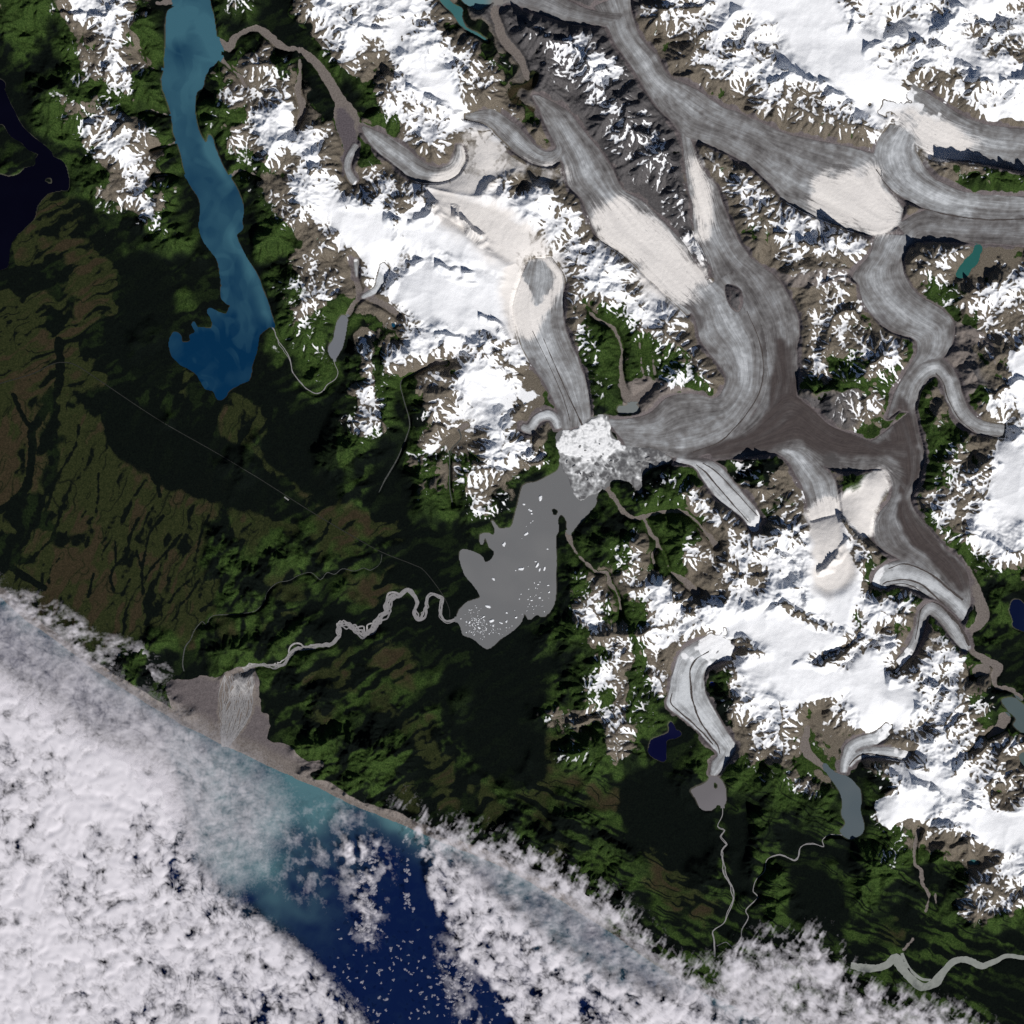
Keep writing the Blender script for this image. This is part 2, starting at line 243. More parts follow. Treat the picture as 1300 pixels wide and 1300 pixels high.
# grey gravel and silt plains: drawn into the ground as sand cover
GRAVEL = {
 'top_valley': [(275,52,10),(290,60,12),(297,50,9),(307,42,6),(325,36,6),(337,41,10),(352,55,10),(365,62,6),(379,62,5),(392,72,9),(407,87,11),(422,110,13),(432,127,15),(445,145,18),(452,160,14),(470,165,8)],
 'tributary': [(379,64,3),(381,82,2),(380,100,5),(379,120,9),(384,137,9),(377,165,3)],
 'fan': [(432,140,16),(438,158,24),(443,172,22),(443,190,14),(440,200,10)],
 'midvalley': [(745,391,2),(757,405,4),(770,412,4),(777,415,4),(783,425,5),(789,442,4),(788,465,4),(790,485,6),(794,500,9),(805,508,11),(830,488,7)],
 'midb': [(812,435,2),(814,460,2.5),(818,480,3)], 'midc': [(826,442,2),(829,458,2.5),(831,475,3)],
 'lagoon_delta': [(768,612,12),(772,622,8),(782,635,6),(792,650,6),(806,658,5),(820,655,5),(840,650,5),(866,650,5),(882,660,3),(897,677,5),(909,692,9)],
 'side': [(818,660,4),(826,677,6),(835,690,4),(828,705,3),(833,722,1.6)],
 'sideb': [(835,690,2),(844,705,2),(851,725,1.6),(865,735,7),(885,752,9)],
 'peninsula': [(720,678,8),(732,702,2.4),(752,722,3),(758,727,4),(770,727,4),(775,742,5),(785,757,3),(789,782,2)],
 'east_plain': [(1228,722,8),(1234,740,12),(1241,755,14),(1247,775,16),(1245,790,14),(1232,802,8),(1231,815,7),(1236,828,8),(1252,838,10),(1267,847,11),(1262,860,7),(1265,872,4),(1282,875,5),(1297,887,5)],
 'east_fan': [(1240,852,14),(1250,850,14)],
 'red_fan': [(1275,912,16),(1268,925,12),(1255,935,6)],
 'cone': [(1167,1052,7),(1162,1070,4),(1161,1095,3),(1169,1105,4),(1171,1122,4),(1179,1135,3),(1175,1160,2)],
 'cone2': [(1187,1135,2),(1189,1155,1.5)], 'cone3': [(1159,1192,2),(1147,1207,3)],
 'g_lake': [(905,968,14),(903,985,8)],
 'long_lake_head': [(1025,925,8),(1022,950,12),(1035,965,10),(1048,975,6)],
 'upper_grey': [(452,352,4),(456,375,8),(450,385,6),(442,400,5)], 'upper_grey2': [(470,378,10),(490,388,8),(505,400,6)],
 'north_silt': [(640,2,18),(628,16,10),(632,30,10),(640,50,12),(660,75,10),(670,100,6)],
 'cirque': [(582,546,6),(592,540,8)], 'cirque2': [(545,465,3),(556,460,7),(566,461,6)],
 'west1': [(220,146,1.4),(205,145,1.8),(190,140,1.8),(178,144,1.5)], 'west2': [(225,180,2),(205,187,1.5),(192,191,1)], 'west3': [(237,224,2),(215,222,1.2),(195,224,1)],
 'east1': [(292,224,4),(305,216,2),(320,220,2),(330,228,1.5)], 'west4': [(209,88,1.5),(190,85,1.2),(178,65,1)], 'west5': [(221,152,6),(222,158,5)],
 'fjord_spit': [(282,75,6),(290,84,2),(305,98,5),(312,110,3)], 'nw_delta': [(212,0,14),(222,2,8),(200,4,3)],
}
SANDFLAT = [(212,867),(225,862),(250,862),(257,857),(282,860),(287,854),(307,847),(322,846),(330,865),(330,900),(342,912),(340,940),(362,942),(380,957),(390,965),(410,967),(407,976),(380,982),(330,962),(290,944),(250,922),(225,905),(215,885)]
BRAID = [(283,857),(292,853),(308,848),(324,845),(322,860),(325,880),(322,905),(310,925),(292,945),(287,950),(281,944),(276,920),(278,890),(281,870)]
CHAN = [(11,[(75,432),(75,487),(62,512),(50,532),(40,548),(42,562),(40,580),(36,612),(22,632),(0,647),(-40,660)]),(6,[(17,500),(27,525),(40,545)]),
 (9,[(27,650),(32,677),(20,692),(7,712),(25,727),(57,747)]),(4,[(77,650),(67,682),(55,695),(32,717)]),(3,[(75,710),(65,722),(62,742)]),
 (4,[(176,657),(165,682),(160,705),(145,720),(140,735),(145,750)]),(2.5,[(147,687),(147,710),(145,720)]),(4,[(207,655),(190,677),(185,700),(180,725),(182,755)]),(3,[(174,700),(180,725)]),
 (3,[(232,675),(212,700),(192,722),(182,742)]),(3,[(250,715),(242,735),(225,750),(215,765)]),(3,[(255,732),(240,757),(230,767)]),(3,[(265,655),(255,680),(247,712)]),
 (5,[(119,728),(112,757)]),(3,[(165,735),(155,755)]),(3,[(290,655),(292,682),(290,700)]),(3,[(295,707),(305,727),(300,740)]),(2.5,[(125,600),(125,630),(122,650)]),
 (4,[(97,565),(82,590),(70,612),(60,642),(55,660)]),(3,[(100,540),(97,565)]),(14,[(130,505),(138,540),(150,570),(190,590),(200,610)]),(5,[(200,610),(203,630)]),
 (5,[(420,660),(400,690),(330,720),(300,745),(255,775)]),(4,[(330,790),(350,775),(400,760),(420,750)])]
ROAD = [(-60,507),(0,487),(40,475),(65,463),(80,460),(97,464),(125,482),(200,532),(275,575),(325,605),(396,650),(450,682),(485,701),(525,717),(539,725),(560,752),(570,772),(571,784)]

# ridges that throw the large navy shadows: (height, half width, points)
RIDGES = [
 (10,7,[(1080,40),(1082,25),(1078,5)]),(11,8,[(1105,62),(1120,55),(1135,45),(1142,48)]),(10,7,[(1160,60),(1168,57),(1178,62),(1195,60)]),
 (14,9,[(1185,42),(1200,35),(1210,25),(1213,12)]),(12,8,[(1205,20),(1220,27),(1235,22)]),(11,8,[(1245,30),(1262,35),(1280,42),(1290,55)]),
 (9,7,[(1215,85),(1225,90),(1240,92)]),(11,8,[(1230,105),(1260,113),(1275,105),(1310,100)]),(9,7,[(975,70),(985,82)]),(11,9,[(978,100),(1000,90),(1020,100),(1045,108)]),
 (10,8,[(1045,122),(1062,122),(1080,140)]),(9,7,[(1022,270),(1035,268)]),(9,7,[(1053,275),(1065,285)]),(11,8,[(980,300),(1005,305),(1030,310),(1055,300),(1070,310)]),
 (9,8,[(385,15),(405,25),(425,25)]),(9,8,[(430,40),(460,38),(490,38)]),(9,7,[(560,70),(580,82),(600,100),(608,97)]),(10,8,[(525,112),(545,125),(560,135),(575,148),(595,150)]),
 (9,7,[(470,110),(485,95),(500,98)]),(13,9,[(495,275),(520,278),(545,275),(555,262),(575,270),(595,290),(620,310)]),(9,7,[(400,220),(425,215),(437,225)]),
 (8,6,[(975,660),(1005,675),(1020,690)]),(9,7,[(985,703),(1005,715),(1018,735),(1023,765)]),(11,9,[(975,778),(1000,772),(1030,790),(1050,795),(1068,798)]),
 (9,7,[(1010,840),(1040,842),(1070,828),(1095,812),(1108,806)]),(12,8,[(1115,825),(1135,816)]),(12,8,[(1132,858),(1155,852),(1175,862),(1187,872)]),(11,8,[(1162,898),(1178,899),(1200,882)]),
 (12,9,[(1188,935),(1208,922),(1228,903)]),(13,9,[(1218,972),(1245,952),(1267,930)]),(9,7,[(1135,985),(1160,995),(1180,1000),(1200,1012),(1230,1018)]),(13,9,[(1230,1018),(1255,1010),(1280,985),(1297,972)]),
 (13,9,[(1163,1072),(1175,1050),(1190,1045),(1217,1046)]),(10,8,[(1180,1095),(1205,1080),(1232,1067)]),(8,6,[(1045,720),(1060,705),(1075,690)]),(9,7,[(1070,660),(1085,680),(1105,695),(1122,708)]),
 (9,8,[(500,340),(530,335),(560,340),(590,350),(605,350)]),(8,6,[(495,360),(502,350),(505,348)]),(8,6,[(610,400),(625,410),(640,430)]),(8,7,[(560,430),(590,430),(615,440),(640,455)]),
 (9,7,[(930,818),(945,808),(958,820)]),(9,7,[(870,777),(890,772),(905,768)]),(9,7,[(925,735),(950,730),(970,725)]),(8,6,[(855,755),(872,762),(890,768)]),
 (8,6,[(757,808),(772,815),(790,835),(797,820)]),(7,6,[(705,930),(730,920),(760,912)]),(9,7,[(1025,500),(1050,496),(1075,500),(1095,515)]),(9,7,[(1080,485),(1098,468),(1110,455)]),
 (9,7,[(1070,395),(1085,400),(1100,408)]),(8,6,[(1052,362),(1070,357),(1085,362)]),(9,7,[(1115,215),(1130,212)]),
 (12,8,[(1190,205),(1215,214),(1245,214),(1275,220),(1310,226)]),(10,8,[(845,205),(855,230),(868,262),(880,300),(893,330)]),(12,10,[(670,40),(720,60),(745,85),(775,115),(790,130),(795,155),(820,180),(845,205)]),
 (9,7,[(140,175),(155,165),(172,158),(182,152)]),(8,6,[(112,162),(128,158),(138,165)]),(8,6,[(132,90),(148,84),(160,92)]),(8,6,[(115,22),(135,26),(146,10)]),(8,6,[(72,18),(90,16),(105,15)]),
 (9,7,[(660,560),(668,575),(682,560)]),(8,7,[(595,585),(620,592),(640,600)]),(8,6,[(555,540),(575,545)]),(8,7,[(935,575),(960,580),(975,590)]),(9,7,[(840,105),(855,100),(870,98)]),
 (9,7,[(850,12),(875,12),(900,8)]),(9,7,[(925,60),(940,62),(955,45)]),(8,6,[(655,580),(670,590),(690,585)]),(8,6,[(1190,348),(1155,332),(1165,325)]),(9,7,[(1235,370),(1250,365),(1262,345)]),
 (8,6,[(1175,650),(1190,668)]),(8,7,[(1225,560),(1245,570),(1262,590)]),(8,7,[(1230,620),(1240,605),(1250,600)]),(8,7,[(1260,500),(1275,490),(1300,485)]),
]
# cover on a 25-unit grid, read tile by tile (13 x 13 cells each): how much snow (0-9) and what lies between it
# f dark forest, m green forest, g alpine green, o olive bog, b brown bog, r brown rock, d grey rock, n moraine and silt
TILES = {
(0,0): ("1004864000012 0000564000000 0001453000000 0001454100003 0000044000035 0003520000026 0000554200026 0000687400003 0000037400012 0000036520001 0000025500000 0000012400000 0000001000000",
        "gggrrrrfffmgg ggfgrrrgffmnn mmfgrrrgffmnf fmfgrrrgffmmr fmmmggrgfffrr ffgrrgggffmgr ffggrrrgmfmgr fffmgrrrmfmmr mffggrrrmffmm mfffgrrrgfffm ffoofgrrmffff foooffmgmffff fobbbffgggfff"),
(325,0): ("0036778973000 0005798863000 2001577986300 4100040789752 6500004499731 8820005778842 8864002687777 8875000253078 2464033000835 3677565489988 1448978568999 0137979888799 0023869897899",
        "ffrrrrrrrrfnd fffrrrrrrrfnd rffgrrrrrrrfn rmfggrnrrrrrf rrnffgrrrrrrr rrnnnfrrrrrrr rrrrnngrrrrrr rrrrnngrrrnrr grrrnrrnnrrrr nrrrrrrrrrrrr grrrrrrrrrrrr ggrrrrrrrrrrr ggrrrrrrrrrrr"),
(650,0): ("0000001445889 2200001256758 0255100145567 0257400012357 0002730000045 0001240000012 0000153000000 0000044400120 0300013400243 0004002210463 9850000320034 9665000128033 9678860088000",
        "ddnnnndrrrrrr ddddnnrrrrrrr ddddddnrrrrrr ndddddnrrrrrr bdddddnnrrrrr bndddddnnnrrr nrnddddnnnnnr nnnnddddnrrnn nrnndddddrrrn rrrnndddrrrrr rrrnnnddnrnrr rrrrnnnddrnrr rrrrnrnddnnnr"),
(975,0): ("7998696669897 8998699978778 9999986769866 7999977789997 5679998565788 4456999304666 1244388800021 0001110998000 0000930002333 0090000000000 4899970000000 6776830000000 5667450054130",
        "rrrrrrrrrrrrr rrrrrrrrrrrrr rrrrrrrrrrrrr rrrrrrrrrrrrr rrrrrrrrrrrrr rrrrrrrnnrrrr rrrrrrrnnnrrr nnnrrnnnnnnnn nnnnrnnnrrrgg rnrnnnnnngggg rrrrrnnnnnnnn rrrrrrnnnnnnn rrrrrnnnrrrrn"),
(0,325): (" ".join(["0"*13]*13),
        "ffffboffffmff fffooofofffff ooofbofffmfff oofboffmfffff oobofffmfffff oobooffffffff obbooffffofff obfoffffffflo obfoobffmffoo bbfooobfffffm bbfooobbfffmm bofoooobbobbm ofooooooobbmo"),
(325,325): ("0134048899988 0145138788989 0054002889999 0042003688979 0121060779876 0012060456887 0000061021899 0000070014899 0000060015898 0000010225368 0000000022457 0000000020552 0000000000162",
        "fmrrnrrrrrrrr fgrrnrrrrrrrr fmrggnnrrrrrr fgrgnfnrrrrrr fggmfrmrrrrrr fmggmrgrrrrrr ffmmfrggrrrrr fffffrgfmrrrr ffffmrgfmrrrr oofmggfgrrrrr oofggmfmrmgrr ffobmmffgrgrr fffbmmffggmgm"),
(650,325): ("4885888880000 6004676989000 9005346880114 9804003650004 8004003654002 4003004442003 8001101114200 6400000001000 1000000000000 8300000000000 5500000000030 0000003320014 0000000443043",
        "rrrrrrrrrnnnr rnnrrrrrrnnnn rnrrgggrrnddn rrnggggrrrnnn rnngggggrrnnr rnnggggggrnnr rnngggggggrnn rrnnmngngmrnn rnnnmnnnnnnnn rnnnnnnnnnnnn rgnnnnnnnnnmm mmnnnnnmmnnmm mnnnmmmggrnnr"),
(975,325): ("2220000452036 0003000333577 0003500112576 0037450001275 0237453000147 0044554000009 0010034000108 0001260000157 0011320010268 0002200013068 0000000125579 2400000033379 2400000234799",
        "rrrrnnnrrrrrr nnrrnnnrgrrrr nrrrrnngggrrr nrrrrrnnnggrr nrrrrrrnnngrr ndrrgrgnnnrnr nggggrgnnndnr nnddrrgnnngrr nnddrgnnrnrrr nnngggnnggnrr nnnnnnngggrrr rnnnnnnngrrrr grnnnnnrrrrrr"),
(0,650): (" ".join(["0"*13]*13), "offobooboommo foofbboobbmmo ffobboobbommm oobbobooboomm obboboobooomm oooooobooomom mmooooommommm mmmmmmmmffmmm mmmmmmmmffnnn mmmmmmmmnnnnn mmmmmmmmnnnnn mmmmmmmmnnnnn mmmmmmmmnnnnn"),
(325,650): (" ".join(["0"*13]*13), "oomobbofffffm mmmobmmffffmf mmmmomfffffff momfmbbmfffff mmffmbfffffff momffmfffffff mmmmffmffffff mmmfombofffff mmbobmmbmffff fmmmmmomffmff nmmbmfmomfmff nfmmmmmmomfff nnnmmmmmoomff"),
(650,650): ("0000000002450 0000024002046 0000045126267 0002415733577 0004526855778 0001622786899 0000342774637 0000361500389 0000462400269 0000251100178 0033352000157 0034020010005 0011000000004",
        "fffmfmnnnmrrn ffmmmgrngmnrn fffmmgrggrnrr ffmgrnrrnrrrr fffrrgrrrrrrr ffmgrgmrrrrrr fmmgrrgrrrnrr fffmgrgrnnnrr ffmggrgrnnmrr ffmggrmgnnmrr fmrrrrgmfnnrr oomggrmffmnnr oomgmgmffmgnr"),
(975,650): ("5394800025998 7497420013787 8779630001456 9799620000010 9999586300000 5569697000000 9995587020000 8666956752000 9998996567000 7546899857320 6503589866510 6401006776643 3110006787543",
        "rrrrrnnmgrrrr rrrrrnnnmgrrr rrrrrgnnnmgrr rrrrrgnnnnmmm rrrrgrrgnnnmf rrrrrrrnnnnmm rrrrrrrngnmmf rrrrrrrrrgnnf rrrrrrrrrrnnf rrrrrrrrrrmnm rrnrrrrrrrrmn rrnrnnrrrrrrr rggnnnrrrrrrr"),
(0,975): (" ".join(["0"*13]*13), " ".join(["f"*13]*13)),
(325,975): (" ".join(["0"*13]*13), "nnnmmmmmfofmo nnnnnmmofofom nnnnnnnmffmom "+" ".join(["m"*13]*10)),
(650,975): (" ".join(["0"*13]*13), "moommfffmnmgg oomoobfffmmfm mommmmffffffg mmmmmmffffmfm mmommmmoffmfm mmfmmmmbommfm mmmmmmfmomnfm mmmmmmfmfbmnm mmmmmmmmmmmnm mmmmmmmmmmmmm mmmmmmmmmmmmm mmmmmmmmmmmmm mmmmmmmmmmmmm"),
(975,975): ("1440027898743 0000007888645 0000015677867 0000013143578 0000002002268 0000000001447 0000000000345 0000000000011 "+" ".join(["0"*13]*5),
        "grrfnmrrrrrrr gggffmrrrrrrr mmgmfmrrrrrrr mfmmfmgnrrrrr ffffmggngrrrr gffmmgmnmgrrr gfffggmmmgrrr gmffmmfmmmggg mfffmmofmmmmm mmmmmfmmmmmfm mmmmmmmmmmmff mmmmmmmmmmmff mmmmmmmmmmmff"),
}
SN = np.zeros((52, 52), f32); GR = np.empty((52, 52), '<U1')
for (tx, ty), (a, b) in TILES.items():
    ra, rb = a.split(), b.split()
    assert len(ra) == 13 and len(rb) == 13, (tx, ty)
    for r in range(13):
        assert len(ra[r]) == 13 and len(rb[r]) == 13, (tx, ty, r, ra[r], rb[r])
        for c in range(13):
            SN[ty//25+r, tx//25+c] = int(ra[r][c]) / 9.0
            GR[ty//25+r, tx//25+c] = rb[r][c]
GR0 = GR.copy()
for _ in range(12):                      # cells that are mostly glacier or water take the ground of their neighbours
    z = np.argwhere(GR == 'n')
    new = GR.copy()
    for r, c in z:
        nb = [GR[i, j] for i in range(max(r-1, 0), min(r+2, 52)) for j in range(max(c-1, 0), min(c+2, 52)) if GR[i, j] != 'n']
        if nb: new[r, c] = max(sorted(set(nb)), key=nb.count)
    GR = new
def up(cells, warp=7.0, seed=50):
    """25-unit cells -> grid, smooth, with a wandering edge"""
    wx, wy = up.w
    x = np.clip((PX + wx*warp - 12.5)/25, 0, 50.999); y = np.clip((PY + wy*warp - 12.5)/25, 0, 50.999)
    xi = x.astype(int); yi = y.astype(int); fx = x-xi; fy = y-yi
    fx = fx*fx*(3-2*fx); fy = fy*fy*(3-2*fy)
    C = cells.astype(f32)
    return ((C[yi, xi]*(1-fx)+C[yi, xi+1]*fx)*(1-fy)+(C[yi+1, xi]*(1-fx)+C[yi+1, xi+1]*fx)*fy).astype(f32)
up.w = (.8*noise(18, 1)+.5*noise(7, 2), .8*noise(18, 3)+.5*noise(7, 4))
snowF = up(SN)
white = np.zeros((N, N), f32)
for k, p in enumerate(WHITE): white = np.maximum(white, soft(fill(p), 5, 1, 700+k, 15, True))
snowF = np.maximum(snowF, ss(.3, .8, white))
G = {k: up(GR == k) for k in 'fmgobrd'}; G['n'] = up(GR0 == 'n')

tick('------ masks')
# ---------------------------------------------------------------- masks
wob = .9*noise(9, 11)+.5*noise(4, 12)
ocean_m = fill(COAST + [(1360,1420),(-80,1420)], smooth=False)
lake_id = np.zeros((N, N), np.int8)
LK = list(LAKES)
isl = np.zeros((N, N), bool)
for p in ISLETS: isl |= fill(p)
for k, key in enumerate(LK):
    lake_id[fill(LAKES[key])] = k+1
lake_m = (lake_id > 0) & ~isl
R_W = 14
sd_lake = blur(sdist(lake_m, R_W), 1, 1) + .35*wob
sd_ocean = blur(sdist(ocean_m, 80), 2, 1) + .5*wob

lab = np.zeros((N, N), np.int16); U = np.zeros((N, N), f32); S = np.zeros((N, N), f32); FL = np.zeros((N, N), f32)
bright = np.zeros((N, N), f32); deb0 = np.zeros((N, N), f32)
def ribbon_raster(sec):
    A = np.array([[*a, *b] for a, b in sec], float)
    C = catmull(A, False, 3.0)
    mid = (C[:, :2]+C[:, 2:])/2
    L = np.concatenate([[0], np.cumsum(np.hypot(*np.diff(mid, axis=0).T))])
    ns = int(L[-1]*2.5)+2
    q = np.linspace(0, L[-1], ns)
    Cq = np.stack([np.interp(q, L, C[:, i]) for i in range(4)], 1)
    w = np.hypot(Cq[:, 2]-Cq[:, 0], Cq[:, 3]-Cq[:, 1]).max()
    nu = int(w*2.2)+3
    u = np.linspace(0, 1, nu)
    X = Cq[:, 0:1]*(1-u)+Cq[:, 2:3]*u; Y = Cq[:, 1:2]*(1-u)+Cq[:, 3:4]*u
    ci = np.rint(X-LO).astype(int); ri = np.rint(Y-LO).astype(int)
    ok = (ci >= 0) & (ci < N) & (ri >= 0) & (ri < N)
    uu = np.broadcast_to(u, X.shape); qq = np.broadcast_to(q[:, None], X.shape)
    return ri[ok], ci[ok], uu[ok], qq[ok], L[-1]
for gi, (key, sec, br, db, lb) in enumerate(GLAC):
    r, c, u, q, L = ribbon_raster(sec)
    lab[r, c] = gi+1; U[r, c] = u*2-1; S[r, c] = q; FL[r, c] = q/L
    bright[r, c] = br; deb0[r, c] = db
mass = fill(MASSIF) | fill(DARKROCK)
for p in NUNATAK: mass |= fill(p)
lab[mass & (lab > 0)] = 0
lab[lake_m] = 0
FADE = [i+1 for i, g in enumerate(GLAC) if g[0] in 'cpstqrxnoyw']
lab[np.isin(lab, FADE) & (FL < .10+.035*noise(7, 88)+.02*noise(3, 89))] = 0     # the ice comes out from under the snow along a ragged line
ice_m = lab > 0
# close pin holes and let labels spread outwards a little so that ice edges can dip under the ground
def spread(n):
    global lab
    for _ in range(n):
        for dy, dx in ((0,1),(0,-1),(1,0),(-1,0)):
            s = lambda a: np.roll(np.roll(a, dy, 0), dx, 1)
            z = (lab == 0) & (s(lab) > 0)
            for a in (lab, U, S, FL, bright, deb0): a[z] = s(a)[z]
spread(5)
sd_ice = blur(sdist(ice_m, 12), 1, 2) + .45*wob
iceA = ss(-.8, .8, sd_ice)

grav = np.zeros((N, N), bool)
for p in GRAVEL.values(): grav |= stroke(p)
riv_m = {k: stroke(p) for k, p in RIV.items()}
riv_all = np.zeros((N, N), bool)
for m in riv_m.values(): riv_all |= m
sandflat = fill(SANDFLAT) & ~ocean_m
braid = fill(BRAID)
grav_s = soft(grav, 1, 2.0, 60, 5)

tick('------ terrain height')
# ---------------------------------------------------------------- terrain height
flatw = G['f']+G['o']+G['b']+G['n']*.8+G['m']*.25
hilly = ss(.10, .42, blur(G['r']+G['g']+G['d']+.4*G['m'], 24))
hilly = hilly*(1-ss(1090, 1150, PY+.25*(PX-1000)))
rel = G['m']*(8*(1-ss(1120, 1180, PY))+3*hilly)+G['f']*6.5*hilly*(1-ss(860, 930, PY))+G['g']*16.5+G['r']*13+G['d']*15+snowF*4
floor = ice_m | lake_m | ocean_m | riv_all | grav | ((G['f']+G['o']+G['b'] > .72) & (hilly < .35))
dfl = blur(dist(floor, 60), 2)
H = rel*(1-np.exp(-dfl/15))
H = blur(H, 4, 2)
mtn = np.clip(rel/9.5, 0, 1.15)*(1-np.exp(-dfl/7))
mtn = blur(mtn, 2, 2)
flatsnow = np.zeros((N, N), f32)
for p in FIRN: flatsnow = np.maximum(flatsnow, bplur(fill(p), 4))
mtn *= (1-.95*flatsnow)*(1-.72*white); H *= 1-.35*flatsnow
ice9 = ss(.86, .97, blur(snowF, 6))            # open ice fields: gentle
def ridged(c, s): return 1-np.abs(noise(c, s))*.9
n1, n2, n3 = noise(46, 21)+.25*noise(15, 26), noise(24, 22)+.22*noise(9, 27), noise(12, 23)
H += mtn*((1-.35*ice9)*(7.5*(1-.95*np.abs(n1))+4.8*(1-.9*np.abs(n2)))+(1-.6*ice9)*1.8*(1-.9*np.abs(n3)))
def crest(n, w):
    gy, gx = np.gradient(n)
    return np.exp(-(n/(np.sqrt(gx*gx+gy*gy)+.004)/w)**2)
crests = np.maximum(crest(n1, 2.0)*ss(-.5, .6, noise(17, 28)), .85*crest(n2, 1.5)*ss(-.4, .7, noise(13, 29)))
T0 = np.zeros((N, N), f32)
for h, w, pts in RIDGES:
    P = catmull([(x, y) for x, y in pts], False, 2.0)
    x0, x1 = int(P[:, 0].min()-w*2-LO), int(P[:, 0].max()+w*2-LO); y0, y1 = int(P[:, 1].min()-w*2-LO), int(P[:, 1].max()+w*2-LO)
    x0, y0 = max(x0, 0), max(y0, 0); x1, y1 = min(x1, N-1), min(y1, N-1)
    if x1 <= x0 or y1 <= y0: continue
    gx, gy = PX[y0:y1, x0:x1]+2.6*up.w[0][y0:y1, x0:x1], PY[y0:y1, x0:x1]+2.6*up.w[1][y0:y1, x0:x1]
    d = np.full(gx.shape, 1e9, f32); side = np.zeros(gx.shape, f32)
    for i, (px, py) in enumerate(P):
        dd = np.hypot(gx-px, gy-py)
        m = dd < d
        d[m] = dd[m]
        side[m] = ((gx-px)*-.42+(gy-py)*-.9)[m]/(dd[m]+.1)     # + on the shaded, north-west side
    ww = w*.8*(1.3-.6*side)
    T0[y0:y1, x0:x1] = np.maximum(T0[y0:y1, x0:x1], h*np.clip(1-d/ww, 0, 1)**1.1)
T0 *= np.clip(.72+.42*noise(9, 24)+.2*noise(4, 25), .12, 1.25)
H += T0*1.0*(.3+.7*ss(0, 5, dfl))*(1-iceA)
def gully(H, cell, amp, seed, gain_slope=1.0):
    """branching gullies that run down the slope"""
    Hs = blur(H, max(1, cell*.35), 2)
    gy, gx = np.gradient(Hs)
    sl = np.sqrt(gx*gx+gy*gy)+1e-5
    dx, dy = (-gy/sl).astype(f32), (gx/sl).astype(f32)      # across the slope
    R = np.random.default_rng(seed)
    m = int(N/cell)+4
    jx = R.random((m, m), dtype=f32); jy = R.random((m, m), dtype=f32)
    cx = (PX-LO)/cell+1; cy = (PY-LO)/cell+1
    ix = cx.astype(int); iy = cy.astype(int)
    acc = np.zeros((N, N), f32); wt = np.zeros((N, N), f32)
    for oy in (-1, 0, 1):
        for ox in (-1, 0, 1):
            a, b = ix+ox, iy+oy
            vx = cx-(a+jx[b, a]); vy = cy-(b+jy[b, a])
            w = np.exp(-(vx*vx+vy*vy)*2.2)
            acc += w*np.cos((vx*dx+vy*dy)*6.2832*1.15); wt += w
    g = acc/(wt+1e-4)
    k = np.clip(sl*gain_slope, 0, 1.0)
    return (amp*k*(g-.2*np.abs(g))).astype(f32), g*np.clip(sl*4, 0, 1)
gl = np.zeros((N, N), f32)
for cell, amp, sd in ((32, 4.4, 31), (18, 2.9, 32), (10, 1.6, 33), (5.6, .7, 34)):
    dh, g = gully(H, cell, amp, sd, 1.1)
    H += dh*mtn*(1-.55*ice9)*(1-.15*snowF)
    if cell < 20: gl += g*{18: .8, 10: 1.0, 5.6: .9}[cell]
H += mtn*(1-.6*ice9)*(.34*noise(3, 41)+.20*noise(1.6, 42)) + ice9*mtn*.25*noise(5, 43)
# plains: slight relief, and everything under ice or water is let down
plain = 1-np.clip(mtn*2, 0, 1)
H += plain*(.10*noise(14, 44)+.10*noise(4, 45)+.06*noise(2, 46))
H = np.maximum(H, 0)+.6
keep = ss(.5, 4.0, dist(ice_m | lake_m | ocean_m | riv_all | grav, 10))
H = H*(.12+.88*keep) + .15
LEVEL = .45
H = np.where(sd_lake > -2.5, np.minimum(H, LEVEL+.15-sd_lake*.35), H)
H = np.where(sd_ocean > -6, np.minimum(H, LEVEL+.05-sd_ocean*.09), H)
H = np.where(sd_lake > 0, LEVEL-.3-np.minimum(sd_lake, 4)*.3, H).astype(f32)
H = np.where(sd_ocean > 0, LEVEL-.1-np.minimum(sd_ocean, 10)*.2, H).astype(f32)
# ice surface
streak = vn(U*4+60+.25*noise(30, 71), S/90+.15*noise(20, 72), 73)*.62+vn(U*10+90+.2*noise(14, 74), S/60, 75)*.40+vn(U*24, S/40, 76)*.20
Zice = .9+np.clip(sd_ice*np.where(sd_ice > 0, .10, .34), -2.5, .55)+.08*streak*iceA+.05*noise(2, 77)+ .25*noise(22, 78)
Hice_floor = np.where(sd_ice > .3, np.minimum(H, .3), H)

tick('------ cover')
# ---------------------------------------------------------------- cover
gyy, gxx = np.gradient(H)
slope = np.sqrt(gxx**2+gyy**2)
conc = blur(H, 3)-H                                 # + in gullies
conc = conc/(np.abs(conc).mean()+.3)
conc2 = blur(H, 1)-H; conc2 /= np.abs(conc2).mean()+.05
tex = -.17*np.clip(conc, -2, 2)-.08*np.clip(conc2, -2.5, 2.5)+.30*np.clip(slope, 0, 2.2)-.30*np.clip((H-blur(H, 28))/7, -1.2, 1.2)+.22*gl+.22*noise(14, 81)+.13*noise(5.5, 82)+.12*noise(2.2, 83)+.80*crests-.10*np.clip(H/14, 0, 2)
land = ~(ice_m | lake_m | ocean_m)
samp = tex[land & (snowF > .05) & (mtn > .2)][::7]
q = np.sort(samp)
rank = np.interp(tex, q, np.linspace(0, 1, len(q))).astype(f32)
sfr = np.interp(snowF*9, range(10), [0,.035,.09,.18,.29,.43,.60,.78,.93,1.14]).astype(f32)
snf = np.clip(.5+(sfr-rank)*1.6, 0, 1)*ss(.015, .09, snowF)      # field: snow lies where it passes one half
snf *= 1-iceA
snf = np.where(keep < .3, snf*keep/.3, snf)
firn = np.zeros((N, N), f32)
for k, p in enumerate(FIRN): firn = np.maximum(firn, soft(fill(p), 13 if k in (0, 1, 2, 5, 8) else 8, 1, 200+k, 22, True))
firn_land = np.full((N, N), .62, f32)
